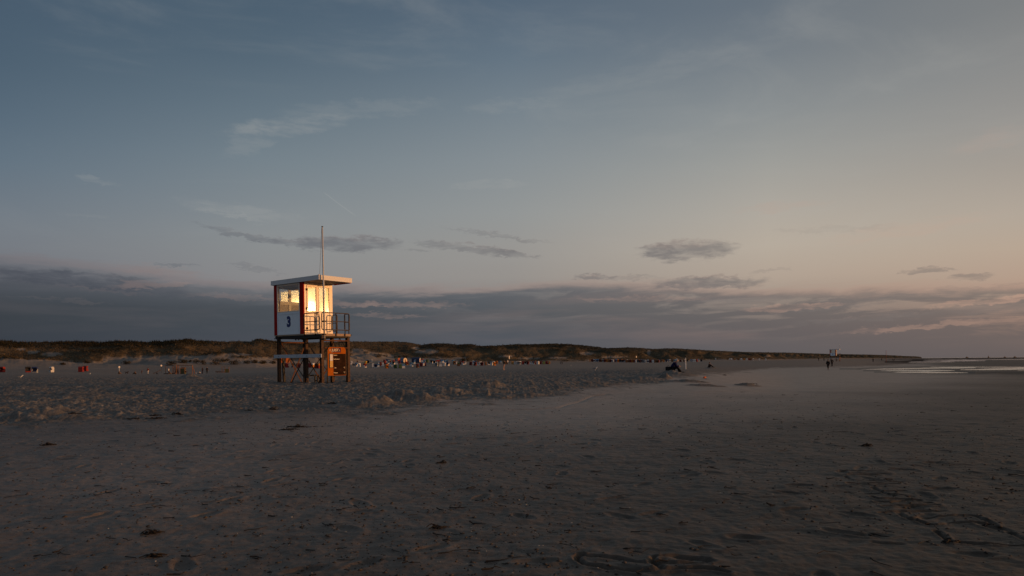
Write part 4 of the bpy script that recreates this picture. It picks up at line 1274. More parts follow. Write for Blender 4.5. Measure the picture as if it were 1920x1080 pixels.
CROWD = '''659,686,white,lit 663,692,grey,open 668,690.5,white,open 673,691.3,white,lit 666,681.5,green,back 684.5,691.5,red,side 686,685,yellow,side 679,681.5,navy,side 690,683.7,black,open 696.5,680.5,white,lit 689,680.5,grey,open 699.5,690,white,side 704.5,691.2,navy,open 709,690,white,lit
711,685,white,side 714.3,687.3,dark red,side 717.3,688,white,lit 720.5,680.5,red,side 722.3,683.3,red,side 726,678.5,navy,side 728.5,683,white,side 731.5,682.5,orange,side 725.5,691.2,orange,side 733,688,white,side 738.5,682.5,red,side 738,685,black,open 741.5,691,green,back 743.5,684.5,white,side 750.5,690.8,green,back 749,682.3,red,side 756.5,691.2,white,back 762.5,685.3,red,side 765.5,684.7,brown,side 772.5,688.3,white,side 777,683.5,white,lit 783,690.3,dark red,side 789.8,688.6,dark red,back
793.2,687,white,lit 797.5,687.7,red,side 795,681.5,white,side 792,677.3,red,side 801.5,678.8,green,side 809,682,black,open 812,680.8,white,side 814.2,683,black,open 818.5,682.3,red,side 822,681.3,red,side 818.3,688.3,grey,open 826,688.8,white,back 821.7,688,black,open 826.5,677.3,navy,side 829.3,680.5,blue,side 832.7,688,white,lit 834.3,682.5,white,side 839.6,687.8,navy,open 837.5,679.5,white,side 850,679.5,blue,side 852.3,683.8,brown,side 856.5,682.5,white,side 859.7,688.2,green,back 863.5,683.5,dark red,side 868,684.2,red,side 872.3,683.7,white,lit 882.5,685.3,dark red,open
887.3,678,white,lit 889,683.5,blue,side 891,686.7,dark red,open 895.5,686.3,white,side 892,678.3,navy,side 898,677.3,brown,side 901,684.5,white,side 903.5,686.3,dark red,open 911,684.8,brown,side 917,683.8,black,open 921.5,685,white,side 927,685.5,orange,side 926,681.8,white,side'''
MIDL = '''931.5,684.5,orange,side 938.5,683.5,blue,side 949.5,685.8,brown,back 961,684.8,ochre,back 965,682,white,side 969.2,682.5,white,lit 971.8,684.5,grey,open 975,684,white,side 980.5,685,dark red,back 985,684.5,black,open 989.6,685.8,dark red,open 995,683.5,white,side 1000,684.8,navy,open 1003.2,684.5,red,side 1009,685,white,lit 1013.6,684,red,back 1019.3,684.5,green,back 1025,684,red,back 1029.7,684,ochre,lit'''
count = {}


def crowd(txt, zone, phrase, group, lo, hi, c2map=None):
    ents = []
    for q in txt.replace('\n', ' ').split(' '):
        pass
    import re
    for m in re.finditer(r'([\d.]+),([\d.]+),([a-z ]+),([a-z]+)', txt):
        ents.append((float(m[1]), float(m[2]), m[3].strip(), m[4]))
    ents.sort()
    for (px, py, c, tone) in ents:
        k = count.get((zone, c), 0); count[(zone, c)] = k + 1
        # depth follows the picture height across the field of baskets
        Y = np.interp(py, [676.5, 680, 684, 688, 692], [hi, hi * .97, (lo + hi) / 2 * 1.03, lo * 1.06, lo])
        p = at_depth(px, Y)
        c1 = c; c2 = c
        if c in ('navy', 'black', 'blue'): c1 = 'grey' if random.random() < .6 else 'white'
        elif c == 'white': c2 = random.choice(['white', 'white', 'grey', 'blue'])
        elif c in ('red', 'dark red', 'green') and random.random() < .35: c1 = 'white' if random.random() < .35 else 'brown'
        basket(p, pick_yaw(tone), c1, c2, '%s %s beach basket from the left %s' % (nth(k), c, phrase), group, True)


crowd(CROWD, 'a', 'in the field right of the tower', 'beach baskets crowded right of the tower', 275, 345)
crowd(MIDL, 'b', 'in the loose middle line', 'beach baskets in the loose middle line', 320, 370)
# the dense far row
far = []
x = 1106.0
while x < 1238:
    c = random.choice(['dark red', 'dark red', 'brown', 'white', 'white', 'orange', 'blue', 'grey', 'black', 'dark red'])
    far.append((x, 681.3, c, random.choice(['lit', 'open', 'side', 'open']), 1.0)); x += random.uniform(2.6, 4.4)
x = 1138.0
while x < 1240:
    c = random.choice(['dark red', 'brown', 'brown', 'black', 'orange', 'blue', 'white'])
    far.append((x, 678.5, c, random.choice(['side', 'open', 'side']), 1.045)); x += random.uniform(3.2, 5.4)
far.sort()
for (px, py, c, tone, k_) in far:
    k = count.get(('c', c), 0); count[('c', c)] = k + 1
    Y = 408 * k_
    basket(at_depth(px, Y), pick_yaw(tone), c if c not in ('blue', 'black') else 'grey', c, '%s %s beach basket from the left in the dense far row' % (nth(k), c), 'beach baskets in the dense far row', True)
FARR = '''1233,0,white,lit 1236.5,0,blue,side 1241,1,brown,side 1244.5,0,orange,side 1250,0,navy,open 1252.5,1,blue,side 1256,1,white,side 1260.5,0,brown,back 1265,1,blue,side 1276,0,dark red,side 1282.5,0,brown,side 1284,1,white,side 1288.3,0,black,open 1296,0,blue,side 1299.5,0,white,lit 1303,0,white,side 1306.5,0,red,side 1309,1,blue,side 1315,0,black,open
1342,2,white,side 1364,2,brown,side 1368,2,white,lit 1371.5,2,white,side 1377,2,brown,side 1384.5,2,brown,side 1390,2,white,side 1395.5,2,orange,side 1400.5,2,white,side 1405,2,red,side 1408.5,2,brown,side 1412.5,2,white,side 1424,2,white,side 1436,2,white,side'''
import re as _re
for m in sorted(_re.finditer(r'([\d.]+),(\d),([a-z ]+),([a-z]+)', FARR), key=lambda q: float(q[1])):
    px, row, c, tone = float(m[1]), int(m[2]), m[3].strip(), m[4]
    far_z = row == 2
    k = count.get(('e' if far_z else 'd', c), 0); count[('e' if far_z else 'd', c)] = k + 1
    Y = 560 if far_z else (440 + 22 * row)
    ph = 'in the farthest row beyond the second sitting person' if far_z else 'behind the sitting white-haired person'
    basket(at_depth(px, Y), pick_yaw(tone), c if c not in ('blue', 'black', 'navy') else 'grey', c, '%s %s beach basket from the left %s' % (nth(k), c, ph), 'beach baskets in the farthest row' if far_z else 'beach baskets behind the sitting person', True)


# ------------------------------------------------------------------ beach huts among the baskets
def hut(pos, yaw, L, Wd, H, wall_c, front_c, roof_c, label, arch=False):
    t = empty('beach_hut', pos, yaw, label, 'hut', 'beach huts behind the baskets')
    b = MB()
    hw = Wd / 2
    if arch:
        prof = [(-hw, .15), (hw, .15), (hw, H * .62)] + [(hw * math.cos(a), H * .62 + H * .38 * math.sin(a)) for a in np.linspace(.25, math.pi - .25, 9)] + [(-hw, H * .62)]
    else:
        prof = [(-hw, .15), (hw, .15), (hw, H * .72), (0, H - .06), (-hw, H * .72)]
    b.prism(prof, 0, L); w = b.build('wall', mat('hut_' + wall_c[0], wall_c[1], .6, .3, .1), t)
    b = MB(); pf = [(p[0] * .94, .2 + (p[1] - .15) * .94) for p in prof]; b.prism(pf, L + .002, L + .04); f = b.build('front_wall', mat('hut_' + front_c[0], front_c[1], .6, .3, .06), t)
    b = MB()
    if arch:
        for (ya, za), (yb, zb) in zip(prof[2:-1], prof[3:]):
            b.face([(-.08, ya, za + .02), (L + .1, ya, za + .02), (L + .1, yb, zb + .02), (-.08, yb, zb + .02)]); b.face([(-.08, ya * 1.04, za + .07), (L + .1, ya * 1.04, za + .07), (L + .1, yb * 1.04, zb + .07), (-.08, yb * 1.04, zb + .07)])
    else:
        for s in (-1, 1):
            b.prism([(s * (hw + .1), H * .72 - .05), (s * (hw + .1), H * .72 + .03), (0, H + .04), (0, H - .04)], -.08, L + .12)
    b.build('roof', mat('hut_' + roof_c[0], roof_c[1], .6, .3, .1), t)
    b = MB(); b.box(L + .042, L + .07, -.35, .35, .22, H * .66); dr = b.build('door', mat('hut_door', (.16, .07, .05), .6, .3, .1), t)
    b = MB(); b.box(L + .071, L + .10, .24, .28, H * .33, H * .38); b.build('handle', DARKST, dr)
    b = MB(); b.box(L * .35, L * .35 + .9, -hw - .03, -hw - .002, H * .40, H * .40 + .5); b.build('window', mat('hut_window', (.30, .36, .44), .2, .5, .05), t)
    b = MB(); b.box(.1, L - .1, -hw + .1, hw - .1, -.4, .148); b.build('base', DARKST, t)
    return t


hut(at_depth(773.5, 335), R(-12), 3.9, 2.4, 2.5, ('navy', (.020, .034, .085)), ('pale', (.50, .42, .42)), ('navy_roof', (.018, .03, .075)), 'navy blue beach hut with pale end wall, largest of the three huts')
hut(at_depth(754.0, 332), R(-38), 2.2, 2.5, 2.4, ('blue', (.07, .13, .22)), ('cream', (.66, .52, .36)), ('grey_roof', (.10, .13, .18)), 'blue beach hut with a round topped cream end lit by the sun', True)
hut(at_depth(742.5, 350), R(-30), 1.9, 1.7, 2.2, ('grey', (.12, .12, .13)), ('red', (.38, .05, .035)), ('yellow_roof', (.34, .20, .07)), 'small grey beach hut with red end wall, leftmost of the three huts')

# ------------------------------------------------------------------ people
SKIN = mat('skin', (.42, .25, .18), .6, .35, .06)


def skin_mesh(name, verts, edges, radii, root=0, sub=1):
    me = bpy.data.meshes.new(name)
    me.from_pydata(verts, edges, [])
    o = bpy.data.objects.new(name, me); COL.objects.link(o)
    md = o.modifiers.new('skin', 'SKIN'); md.use_smooth_shade = True; md.branch_smoothing = .4
    for k, r in enumerate(radii):
        me.skin_vertices[0].data[k].radius = r if isinstance(r, tuple) else (r, r)
    me.skin_vertices[0].data[root].use_root = True
    s = o.modifiers.new('sub', 'SUBSURF'); s.levels = sub; s.render_levels = sub
    dg = bpy.context.evaluated_depsgraph_get()
    out = bpy.data.meshes.new_from_object(o.evaluated_get(dg))
    bpy.data.objects.remove(o); bpy.data.meshes.remove(me)
    out.name = name
    return out


def pose(kind):
    """joints of a 1.72 m figure facing -y"""
    J = dict(pelvis=(0, 0, .95), waist=(0, 0, 1.10), chest=(0, -.01, 1.30), neck=(0, 0, 1.48), chin=(0, -.03, 1.55), head=(0, -.035, 1.64), crown=(0, -.02, 1.71))
    for s, n in ((-1, 'l'), (1, 'r')):
        J.update({n + 'hip': (s * .09, 0, .90), n + 'knee': (s * .10, -.01, .50), n + 'ank': (s * .10, .02, .09), n + 'toe': (s * .115, -.15, .03), n + 'sho': (s * .175, 0, 1.41), n + 'elb': (s * .225, .03, 1.13), n + 'wri': (s * .235, -.04, .90), n + 'han': (s * .235, -.06, .82)})
    if kind == 'walk':
        J.update(lknee=(-.10, -.16, .53), lank=(-.10, -.22, .12), ltoe=(-.11, -.38, .06), rknee=(.10, .04, .50), rank=(.10, .28, .16), rtoe=(.11, .20, .04), lelb=(-.23, .10, 1.15), lwri=(-.235, .10, .92), lhan=(-.235, .08, .84), relb=(.23, -.05, 1.14), rwri=(.23, -.20, .95), rhan=(.23, -.25, .88))
    if kind == 'bent':
        J.update(chest=(0, -.06, 1.30), neck=(0, -.10, 1.46), chin=(0, -.15, 1.52), head=(0, -.18, 1.60), crown=(0, -.18, 1.68), lsho=(-.175, -.07, 1.39), rsho=(.175, -.07, 1.39), relb=(.26, -.14, 1.16), rwri=(.17, -.28, 1.10), rhan=(.12, -.32, 1.12), lelb=(-.26, -.06, 1.12), lwri=(-.22, -.20, .96), lhan=(-.2, -.25, .9))
    if kind == 'pockets':
        J.update(lelb=(-.27, .10, 1.16), lwri=(-.19, -.04, .99), lhan=(-.16, -.09, .95), relb=(.27, .10, 1.16), rwri=(.19, -.04, .99), rhan=(.16, -.09, .95))
    if kind in ('sit', 'sitbent'):
        J = dict(pelvis=(0, 0, .13), waist=(0, .0, .28), chest=(0, -.05, .47), neck=(0, -.10, .64), chin=(0, -.14, .70), head=(0, -.16, .79), crown=(0, -.15, .87))
        for s, n in ((-1, 'l'), (1, 'r')):
            J.update({n + 'hip': (s * .09, -.03, .12), n + 'knee': (s * .13, -.42, .38 + .03 * s), n + 'ank': (s * .12, -.70 + .06 * s, .06), n + 'toe': (s * .13, -.87 + .06 * s, .03), n + 'sho': (s * .175, -.07, .57), n + 'elb': (s * .24, -.25, .42), n + 'wri': (s * .12, -.42, .44), n + 'han': (s * .06, -.48, .45)})
    if kind == 'sitbent':
        for s, n in ((-1, 'l'), (1, 'r')):
            J.update({n + 'knee': (s * .11, -.40, .22 + .03 * s), n + 'ank': (s * .11, -.62 + .05 * s, -.17), n + 'toe': (s * .12, -.80 + .05 * s, -.20), n + 'sho': (s * .175, -.22, .52), n + 'elb': (s * .22, -.30, .27), n + 'wri': (s * .14, -.50, .28), n + 'han': (s * .11, -.57, .27)})
        J.update(chest=(0, -.16, .44), neck=(0, -.27, .60), chin=(0, -.34, .63), head=(0, -.38, .71), crown=(0, -.36, .79))
    return J


def build_pose(kind, bulky=0.0):
    J = pose(kind)
    V, E, Rr = [], [], []
    ix = {}

    def add(n, p, r):
        ix[n] = len(V); V.append(p); Rr.append(r)
    rad = dict(pelvis=(.15, .11), waist=(.125, .095), chest=(.165, .11), neck=.055, chin=.072, head=.088, crown=.055)
    for s in 'lr':
        rad.update({s + 'hip': .092, s + 'knee': .056, s + 'ank': .038, s + 'toe': .033, s + 'sho': .055, s + 'elb': .040, s + 'wri': .028, s + 'han': .032})
    for n in J:
        add(n, J[n], rad[n])
    ed = [('pelvis', 'waist'), ('waist', 'chest'), ('chest', 'neck'), ('neck', 'chin'), ('chin', 'head'), ('head', 'crown')]
    for s in 'lr':
        ed += [('pelvis', s + 'hip'), (s + 'hip', s + 'knee'), (s + 'knee', s + 'ank'), (s + 'ank', s + 'toe'), ('chest', s + 'sho'), (s + 'sho', s + 'elb'), (s + 'elb', s + 'wri'), (s + 'wri', s + 'han')]
    for a, b in ed:
        E.append((ix[a], ix[b]))
    # fingers and thumb
    for s in 'lr':
        h, w = Vector(J[s + 'han']), Vector(J[s + 'wri'])
        d = (h - w).normalized(); sd_ = d.cross(Vector((1, 0, 0)) if abs(d.x) < .8 else Vector((0, 0, 1))).normalized(); cu_ = d.cross(sd_)
        for k, ln in enumerate((.066, .078, .074, .058)):
            o = sd_ * ((k - 1.5) * .021)
            p1 = h + o + d * (.03 + ln * .45); p2 = h + o + d * (.03 + ln * .85) + cu_ * .018
            add(s + 'f%d' % k, tuple(p1), .009); add(s + 'g%d' % k, tuple(p2), .008)
            E.append((ix[s + 'han'], ix[s + 'f%d' % k])); E.append((ix[s + 'f%d' % k], ix[s + 'g%d' % k]))
        p1 = w + d * .03 + sd_ * .045; add(s + 'th', tuple(p1), .011); E.append((ix[s + 'wri'], ix[s + 'th']))
        p2 = p1 + d * .04 + sd_ * .008; add(s + 'ti', tuple(p2), .009); E.append((ix[s + 'th'], ix[s + 'ti']))
    hd, cr = Vector(J['head']), Vector(J['crown'])
    up = (cr - hd).normalized(); fw = Vector((0, -1, 0)); fw = (fw - up * fw.dot(up)).normalized()
    add('nose', tuple(hd - up * .015 + fw * .108), .014); E.append((ix['head'], ix['nose']))
    for s, n in ((-1, 'el'), (1, 'er')):
        add(n, tuple(hd - up * .015 + Vector((s * .092, .01, 0))), .016); E.append((ix['head'], ix[n]))
    body = skin_mesh('body', V, E, Rr)

    def garment(nm, names, edges, f, extra=0.0):
        v = [J[n] for n in names]; r = []
        for n in names:
            q = rad[n]; q = q if isinstance(q, tuple) else (q, q)
            r.append((q[0] * f + .012 + extra, q[1] * f + .012 + extra))
        return skin_mesh(nm, v, [(names.index(a), names.index(b)) for a, b in edges], r)
    b_ = bulky
    top = garment('jacket', ['pelvis', 'waist', 'chest', 'neck', 'lsho', 'lelb', 'lwri', 'rsho', 'relb', 'rwri'], [('pelvis', 'waist'), ('waist', 'chest'), ('chest', 'neck'), ('chest', 'lsho'), ('lsho', 'lelb'), ('lelb', 'lwri'), ('chest', 'rsho'), ('rsho', 'relb'), ('relb', 'rwri')], 1.06, b_)
    trs = garment('trousers', ['pelvis', 'lhip', 'lknee', 'lank', 'rhip', 'rknee', 'rank'], [('pelvis', 'lhip'), ('lhip', 'lknee'), ('lknee', 'lank'), ('pelvis', 'rhip'), ('rhip', 'rknee'), ('rknee', 'rank')], 1.05, b_ * .4)
    sho = MB()
    for s in 'lr':
        a, t = Vector(J[s + 'ank']), Vector(J[s + 'toe'])
        bm = bmesh.new(); bmesh.ops.create_uvsphere(bm, u_segments=10, v_segments=6, radius=1)
        d = (t - a); d.z = 0; d.normalize(); c = (a + t) / 2; c.z = min(a.z, t.z) + .028
        n = Vector((-d.y, d.x, 0))
        for v in bm.verts:
            q = v.co.copy(); v.co = c + d * (q.x * .135) + n * (q.y * .05) + Vector((0, 0, q.z * .05))
        sho.bm(bm)
    shoes = sho.mesh('shoes', True)
    bm = bmesh.new(); bmesh.ops.create_uvsphere(bm, u_segments=14, v_segments=9, radius=1)
    kill = []
    c = hd + up * .025 - fw * .016
    for v in bm.verts:
        q = v.co.copy()
        if q.y < -.35 and q.z < .35: kill.append(v)
        wv_ = 1 + .06 * math.sin(q.x * 9) * math.cos(q.z * 7)
        v.co = c + Vector((q.x * .108 * wv_, 0, 0)) - fw * (q.y * .122 * wv_) + up * (q.z * .108 * wv_)
    bmesh.ops.delete(bm, geom=kill, context='VERTS')
    hb = MB(); hb.bm(bm); hair = hb.mesh('hair', True)
    return dict(body=body, jacket=top, trousers=trs, shoes=shoes, hair=hair)


POSES = {}
CM = {k: mat('cloth_' + k.replace(' ', '_'), v, .88, .15, .15, 12.0) for k, v in {
    'black': (.012, .012, .014), 'navy': (.016, .018, .045), 'dark blue': (.015, .016, .060), 'dark red': (.085, .014, .014), 'white': (.55, .54, .52), 'brown': (.10, .055, .03), 'grey': (.12, .12, .125), 'tan': (.26, .16, .09), 'skin': (.42, .25, .18)}.items()}
HM = {k: mat('hair_' + k, v, .7, .3, .2, 30.0) for k, v in {'dark': (.018, .013, .01), 'brown': (.06, .035, .02), 'white': (.52, .49, .45), 'fair': (.22, .14, .07)}.items()}


def person(px, py, kind, face, h, top, legs, hair, label, group=None, Y=None, bulky=.02, bare=False, pos=None, lift=0.0):
    """face: compass degrees the figure looks to, clockwise from the view direction"""
    key = (kind, bulky)
    if key not in POSES:
        POSES[key] = build_pose(kind, bulky)
    P = POSES[key]
    p = pos if pos is not None else (at_depth(px, Y) if Y else gpos(px, py))
    t = empty('person', p + Vector((0, 0, lift)), math.pi - R(face), label, 'person', group)
    s = h / 1.72
    t.scale = (s, s, s)

    def part(n, m, par=t):
        k = (n, key, m.name)
        if k not in BCACHE:
            me = P[n].copy(); me.name = n; me.materials.clear(); me.materials.append(m); BCACHE[k] = me
        return obj(n, BCACHE[k], par)
    part('body', SKIN)
    part('jacket', CM[top])
    if not bare:
        part('trousers', CM[legs]); part('shoes', CM['black'])
    else:
        b = MB(); 
        part('shoes', CM['skin'])
    part('hair', HM[hair])
    return t


GW = 'people walking and standing far out on the sand'
lady_p = gpos(1260, 697.5)
lady_p.z = max(lady_p.z, gz(lady_p.x, lady_p.y)) 
lady = person(0, 0, 'sitbent', 96, 1.82, 'dark blue', 'black', 'white', 'white haired person in dark blue jacket sitting bent forward on a sand mound', 'people sitting on the sand', pos=lady_p, bulky=.035, lift=.15)
bag = empty('bag', lady_p + Vector((-.30, -.05, .06)), .3, 'black bag on the sand behind the white haired sitting person', 'bag')
b = MB(); b.box(-.2, .2, -.13, .13, -.05, .36, bev=.06); b.build('bag_body', CM['black'], bag, True)
b = MB(); b.tube([(-.10, 0, .34), (-.08, 0, .41), (0, 0, .44), (.08, 0, .41), (.10, 0, .34)], .012, 6); b.build('strap', CM['black'], bag)
person(1329, 685.5, 'sit', 90, 1.72, 'black', 'black', 'dark', 'dark clothed person sitting alone on the sand above a small mound', 'people sitting on the sand', Y=118, bulky=.02)
w1p = person(1552.5, 694, 'walk', 4, 1.80, 'black', 'black', 'dark', 'larger of the two dark walkers on the tidal flat, bulky black jacket', GW, Y=124, bulky=.045)
person(1560, 689.5, 'pockets', -4, 1.70, 'black', 'black', 'dark', 'slimmer dark walker on the tidal flat, right of the bulky one', GW, Y=152, bulky=.02)
person(944.5, 692.8, 'bent', 40, 1.70, 'brown', 'brown', 'dark', 'barelegged person in brown top standing on the sand before the baskets', GW, Y=112, bare=True)
person(1535, 675.2, 'stand', 10, 1.72, 'black', 'black', 'dark', 'tiny dark person left of the distant tower, farther from it', GW, Y=370)
person(1545, 675, 'walk', 80, 1.75, 'black', 'black', 'dark', 'tiny dark person just left of the distant tower', GW, Y=345)
person(1637, 677.8, 'stand', 170, 1.78, 'black', 'black', 'dark', 'tiny dark person on the flats right of the distant tower', GW, Y=300)
person(1653, 673, 'stand', 20, 1.72, 'black', 'black', 'dark', 'tiny dark person beside the thin red marker pole', GW, Y=470)
person(1674, 674.5, 'walk', 90, 1.72, 'dark red', 'black', 'dark', 'left of two tiny people right of the red marker pole', GW, Y=430)
person(1676.5, 674.5, 'stand', -90, 1.72, 'black', 'black', 'dark', 'right of two tiny people right of the red marker pole', GW, Y=430)
GPp = 'people at the play frames on the left'
person(222.8, 0, 'sit', 100, 1.70, 'black', 'tan', 'dark', 'person in black sitting on the sand below the white post', GPp, Y=178)
person(254, 0, 'sit', -90, 1.70, 'brown', 'black', 'dark', 'person in brown sitting on the sand right of the dog', GPp, Y=180)
person(265.5, 0, 'bent', 60, 1.15, 'dark red', 'brown', 'brown', 'small child in dark red standing on the sand', GPp, Y=181)
person(277.5, 0, 'walk', -70, 1.72, 'dark red', 'white', 'dark', 'person in dark red top and white trousers walking on the sand', GPp, Y=182)
person(316.2, 0, 'stand', 80, 1.70, 'white', 'navy', 'brown', 'person in white top standing inside the left play frame', GPp, Y=186)
person(379.5, 0, 'stand', -80, 1.74, 'black', 'navy', 'dark', 'person in black standing by a small child right of the swing', GPp, Y=184)
person(388, 0, 'stand', 160, 1.74, 'black', 'black', 'dark', 'person in black standing alone left of the low wooden climbing deck', GPp, Y=185)
person(375, 0, 'sit', -90, 1.30, 'white', 'dark red', 'fair', 'child in white top sitting beside a standing person in black', GPp, Y=183)
person(317, 0, 'sit', 90, 1.6, 'black', 'tan', 'dark', 'person in black sitting on the sand at the foot of the left play frame', GPp, Y=183)
person(669.8, 666.5, 'walk', 170, 1.72, 'dark red', 'dark red', 'dark', 'tiny person in dark red walking on the sandy dune path', GW, Y=318)
person(1051.5, 684.5, 'stand', 120, 1.60, 'grey', 'navy', 'fair', 'left of two tiny people right of the loose basket line', GW, Y=345)
person(1054, 684.5, 'stand', -120, 1.70, 'grey', 'black', 'dark', 'right of two tiny people right of the loose basket line', GW, Y=345)

# dog
dg_p = at_depth(237.5, 181)
dog = empty('dog', dg_p, 0, 'dark dog standing on the sand with raised head', 'dog')
v = [(0, 0, .50), (.22, 0, .52), (-.25, 0, .52), (.36, 0, .66), (.43, 0, .76), (.56, 0, .72), (-.44, 0, .62), (-.58, 0, .70)]
e = [(0, 1), (0, 2), (1, 3), (3, 4), (4, 5), (2, 6), (6, 7)]
r = [(.10, .12), (.11, .14), (.09, .10), .07, .075, .035, .03, .018]
for sx in (.20, -.27):
    for sy in (-.09, .09):
        k = len(v)
        if sx > 0:
            v += [(sx + .02, sy, .36), (sx, sy, .18), (sx + .01, sy, .02)]; r += [.05, .03, .028]
        else:
            v += [(sx + .05, sy, .34), (sx - .06, sy, .17), (sx - .02, sy, .02)]; r += [.06, .03, .028]
        e += [(1 if sx > 0 else 2, k), (k, k + 1), (k + 1, k + 2)]
for sy in (-.05, .05):
    k = len(v); v.append((.40, sy, .86)); r.append(.02); e.append((4, k))
obj('body', skin_mesh('body', v, e, r), dog, (mat('dog_coat', (.05, .028, .018), .8, .2, .25, 8.0),))


# gulls
def gull_mesh():
    v = [(0, 0, .20), (.10, 0, .23), (-.12, 0, .18), (-.24, 0, .16), (.15, 0, .31), (.17, 0, .345), (.24, 0, .335)]
    e = [(0, 1), (0, 2), (2, 3), (1, 4), (4, 5), (5, 6)]
    r = [(.075, .07), .06, .05, (.03, .012), .035, .038, .008]
    for sy in (-.03, .03):
        k = len(v); v += [(0, sy, .10), (.01, sy, .0)]; r += [.010, .009]; e += [(0, k), (k, k + 1)]
    return skin_mesh('body', v, e, r)


gme = gull_mesh(); gme.materials.append(mat('gull_white', (.70, .69, .67), .7, .2, .05))
gwm = MB()
for sy in (-1, 1):
    gwm.prism([(0, 0), (.03 * sy, 0), (.03 * sy, .09), (0, .09)], -.26, .06)
GREYW = mat('gull_wing_grey', (.20, .21, .23), .7, .2, .1)
wing = bpy.data.meshes.new('wing')
wv_, wf_ = [], []
for sy in (-1, 1):
    k = len(wv_)
    wv_ += [(.09, sy * .075, .22), (.02, sy * .088, .26), (-.16, sy * .06, .23), (-.31, sy * .02, .17), (-.14, sy * .075, .17), (.02, sy * .085, .17)]
    wv_ += [(x_, y_ * .8, z_) for (x_, y_, z_) in wv_[k:k + 6]]
    wf_ += [tuple(range(k, k + 6)), tuple(range(k + 11, k + 5, -1))] + [(k + i, k + (i + 1) % 6, k + 6 + (i + 1) % 6, k + 6 + i) for i in range(6)]
wing.from_pydata(wv_, [], wf_); wing.materials.append(GREYW); wing.update()
for (px, Y, yaw, s, lab) in ((1116, 82, -20, 1.25, 'largest white gull, on the dark sand before the dense far baskets'), (168.5, 148, 60, .95, 'white gull on open sand left of the sitting people and dog'), (367.5, 172, 120, 1.25, 'white gull on top of the sand mound by the swing'), (39, 66, 30, .9, 'tiny white gull on trampled sand at the far left'), (1070, 235, 10, 1.1, 'tiny white gull far out before the loose basket line')):
    g_e = empty('gull', at_depth(px, Y), R(yaw), lab, 'gull', 'gulls resting on the sand'); g_e.scale = (s, s, s)
    obj('body', gme, g_e); obj('wing', wing, g_e)

# ------------------------------------------------------------------ play frames
WOODR = mat('play_timber', (.24, .105, .050), .75, .25, .2, 6.0)
OLIVE = mat('olive_panel', (.085, .080, .035), .7, .25, .15)


def at_p(px, Y=187.0):
    return at_depth(px, Y)


o_ = at_p(331.5); L = (361 - 331.5) / FOC * 187
sw = empty('swing_set', o_, 0, 'brown timber swing frame with a slanting leg at its right end', 'swing')
b = MB(); b.tube([(-.1, 0, 2.42), (L, 0, 2.38)], .09, 8); b.build('beam', WOODR, sw)
for x0, x1 in ((0, -.05), (L - .1, L + .32)):
    for sy in (-.8, .8):
        b = MB(); b.tube([(x0, 0, 2.42), (x1, sy, -.3)], .085, 8); b.build('leg', WOODR, sw)
for x in (1.5, 2.75):
    b = MB(); b.tube([(x - .22, 0, 2.4), (x - .22, -.1, .5)], .015, 5); b.tube([(x + .22, 0, 2.4), (x + .22, -.1, .5)], .015, 5); ch = b.build('chain', DARKST, sw)
    b = MB(); b.box(x - .26, x + .26, -.2, 0.0, .44, .49); b.build('seat', BLACKP, sw)
person(346.5, 0, 'sit', 80, 1.35, 'black', 'dark red', 'dark', 'child in dark clothes sitting on the swing of the timber frame', GPp, pos=o_ + Vector((2.75 - .52, -.1, .42)))
o_ = at_p(326)
ct = empty('climbing_tower', o_, 0, 'brown timber climbing tower of close posts beside the swing', 'play tower')
for x in (0, .55, 1.0):
    for y in (-.6, .6):
        b = MB(); b.tube([(x, y, -.3), (x, y, 2.55 if x else 2.1)], .085, 8); b.build('post', WOODR, ct)
b = MB(); b.box(-.08, 1.08, -.68, .68, 1.15, 1.23); b.build('platform', WOODR, ct)
for z in (.4, .75, 1.6, 1.95):
    b = MB(); b.tube([(-.05, -.62, z), (1.05, -.62, z)], .04, 6); b.build('rung', WOODR, ct)
o_ = at_p(340)
cb = empty('play_house', o_, 0, 'olive green boarded play box under the swing beam', 'play box')
b = MB(); b.box(0, 1.05, -.5, .5, -.2, 1.45); b.build('wall', OLIVE, cb)
b = MB(); b.prism([(-.6, 1.45), (.6, 1.45), (0, 1.85)], -.06, 1.11); b.build('roof', WOODR, cb)
for x in (-.08, 1.06):
    b = MB(); b.box(x, x + .1, -.6, -.52, -.3, 1.6); b.build('post', WOODR, cb)
o_ = at_p(310.5)
mb = empty('climbing_bars', o_, 0, 'thin dark climbing bar on two brown posts, left end of the play frames', 'climbing frame')
for x in (0, 2.05):
    b = MB(); b.tube([(x, 0, -.3), (x, 0, 2.35)], .075, 8); b.build('post', WOODR, mb)
b = MB(); b.tube([(-.15, 0, 2.32), (2.2, 0, 2.36)], .065, 8); b.build('bar', DARKST, mb)
b = MB(); b.tube([(-.6, .2, .12), (2.3, .2, .14)], .10, 8); b.build('ground_beam', DARKST, mb)
o_ = at_p(294, 184)
ss = empty('seesaw', o_, 0, 'orange brown seesaw tilted up to the right on the sand', 'seesaw')
b = MB(); b.bar((-1.05, 0, .12), (1.1, 0, 1.15), .16, .08); b.build('plank', WOODR, ss)
b = MB(); b.tube([(-.15, -.25, -.2), (.02, 0, .60), (.20, .25, -.2)], .05, 6); b.tube([(.30, -.25, -.2), (.02, 0, .58), (-.2, .25, -.2)], .05, 6); b.build('stand', DARKST, ss)
for x, z in ((-.8, .28), (.85, 1.08)):
    b = MB(); b.tube([(x, -.18, z), (x, -.18, z + .16), (x, .18, z + .16), (x, .18, z)], .02, 6); b.build('handle', DARKST, ss)
o_ = at_p(404.5, 190)
cd = empty('climbing_deck', o_, 0, 'low wooden play deck with posts and a yellowish panel at its right end', 'play deck')
b = MB(); b.box(0, 3.0, -.5, .5, .42, .54); b.build('deck', WOODR, cd)
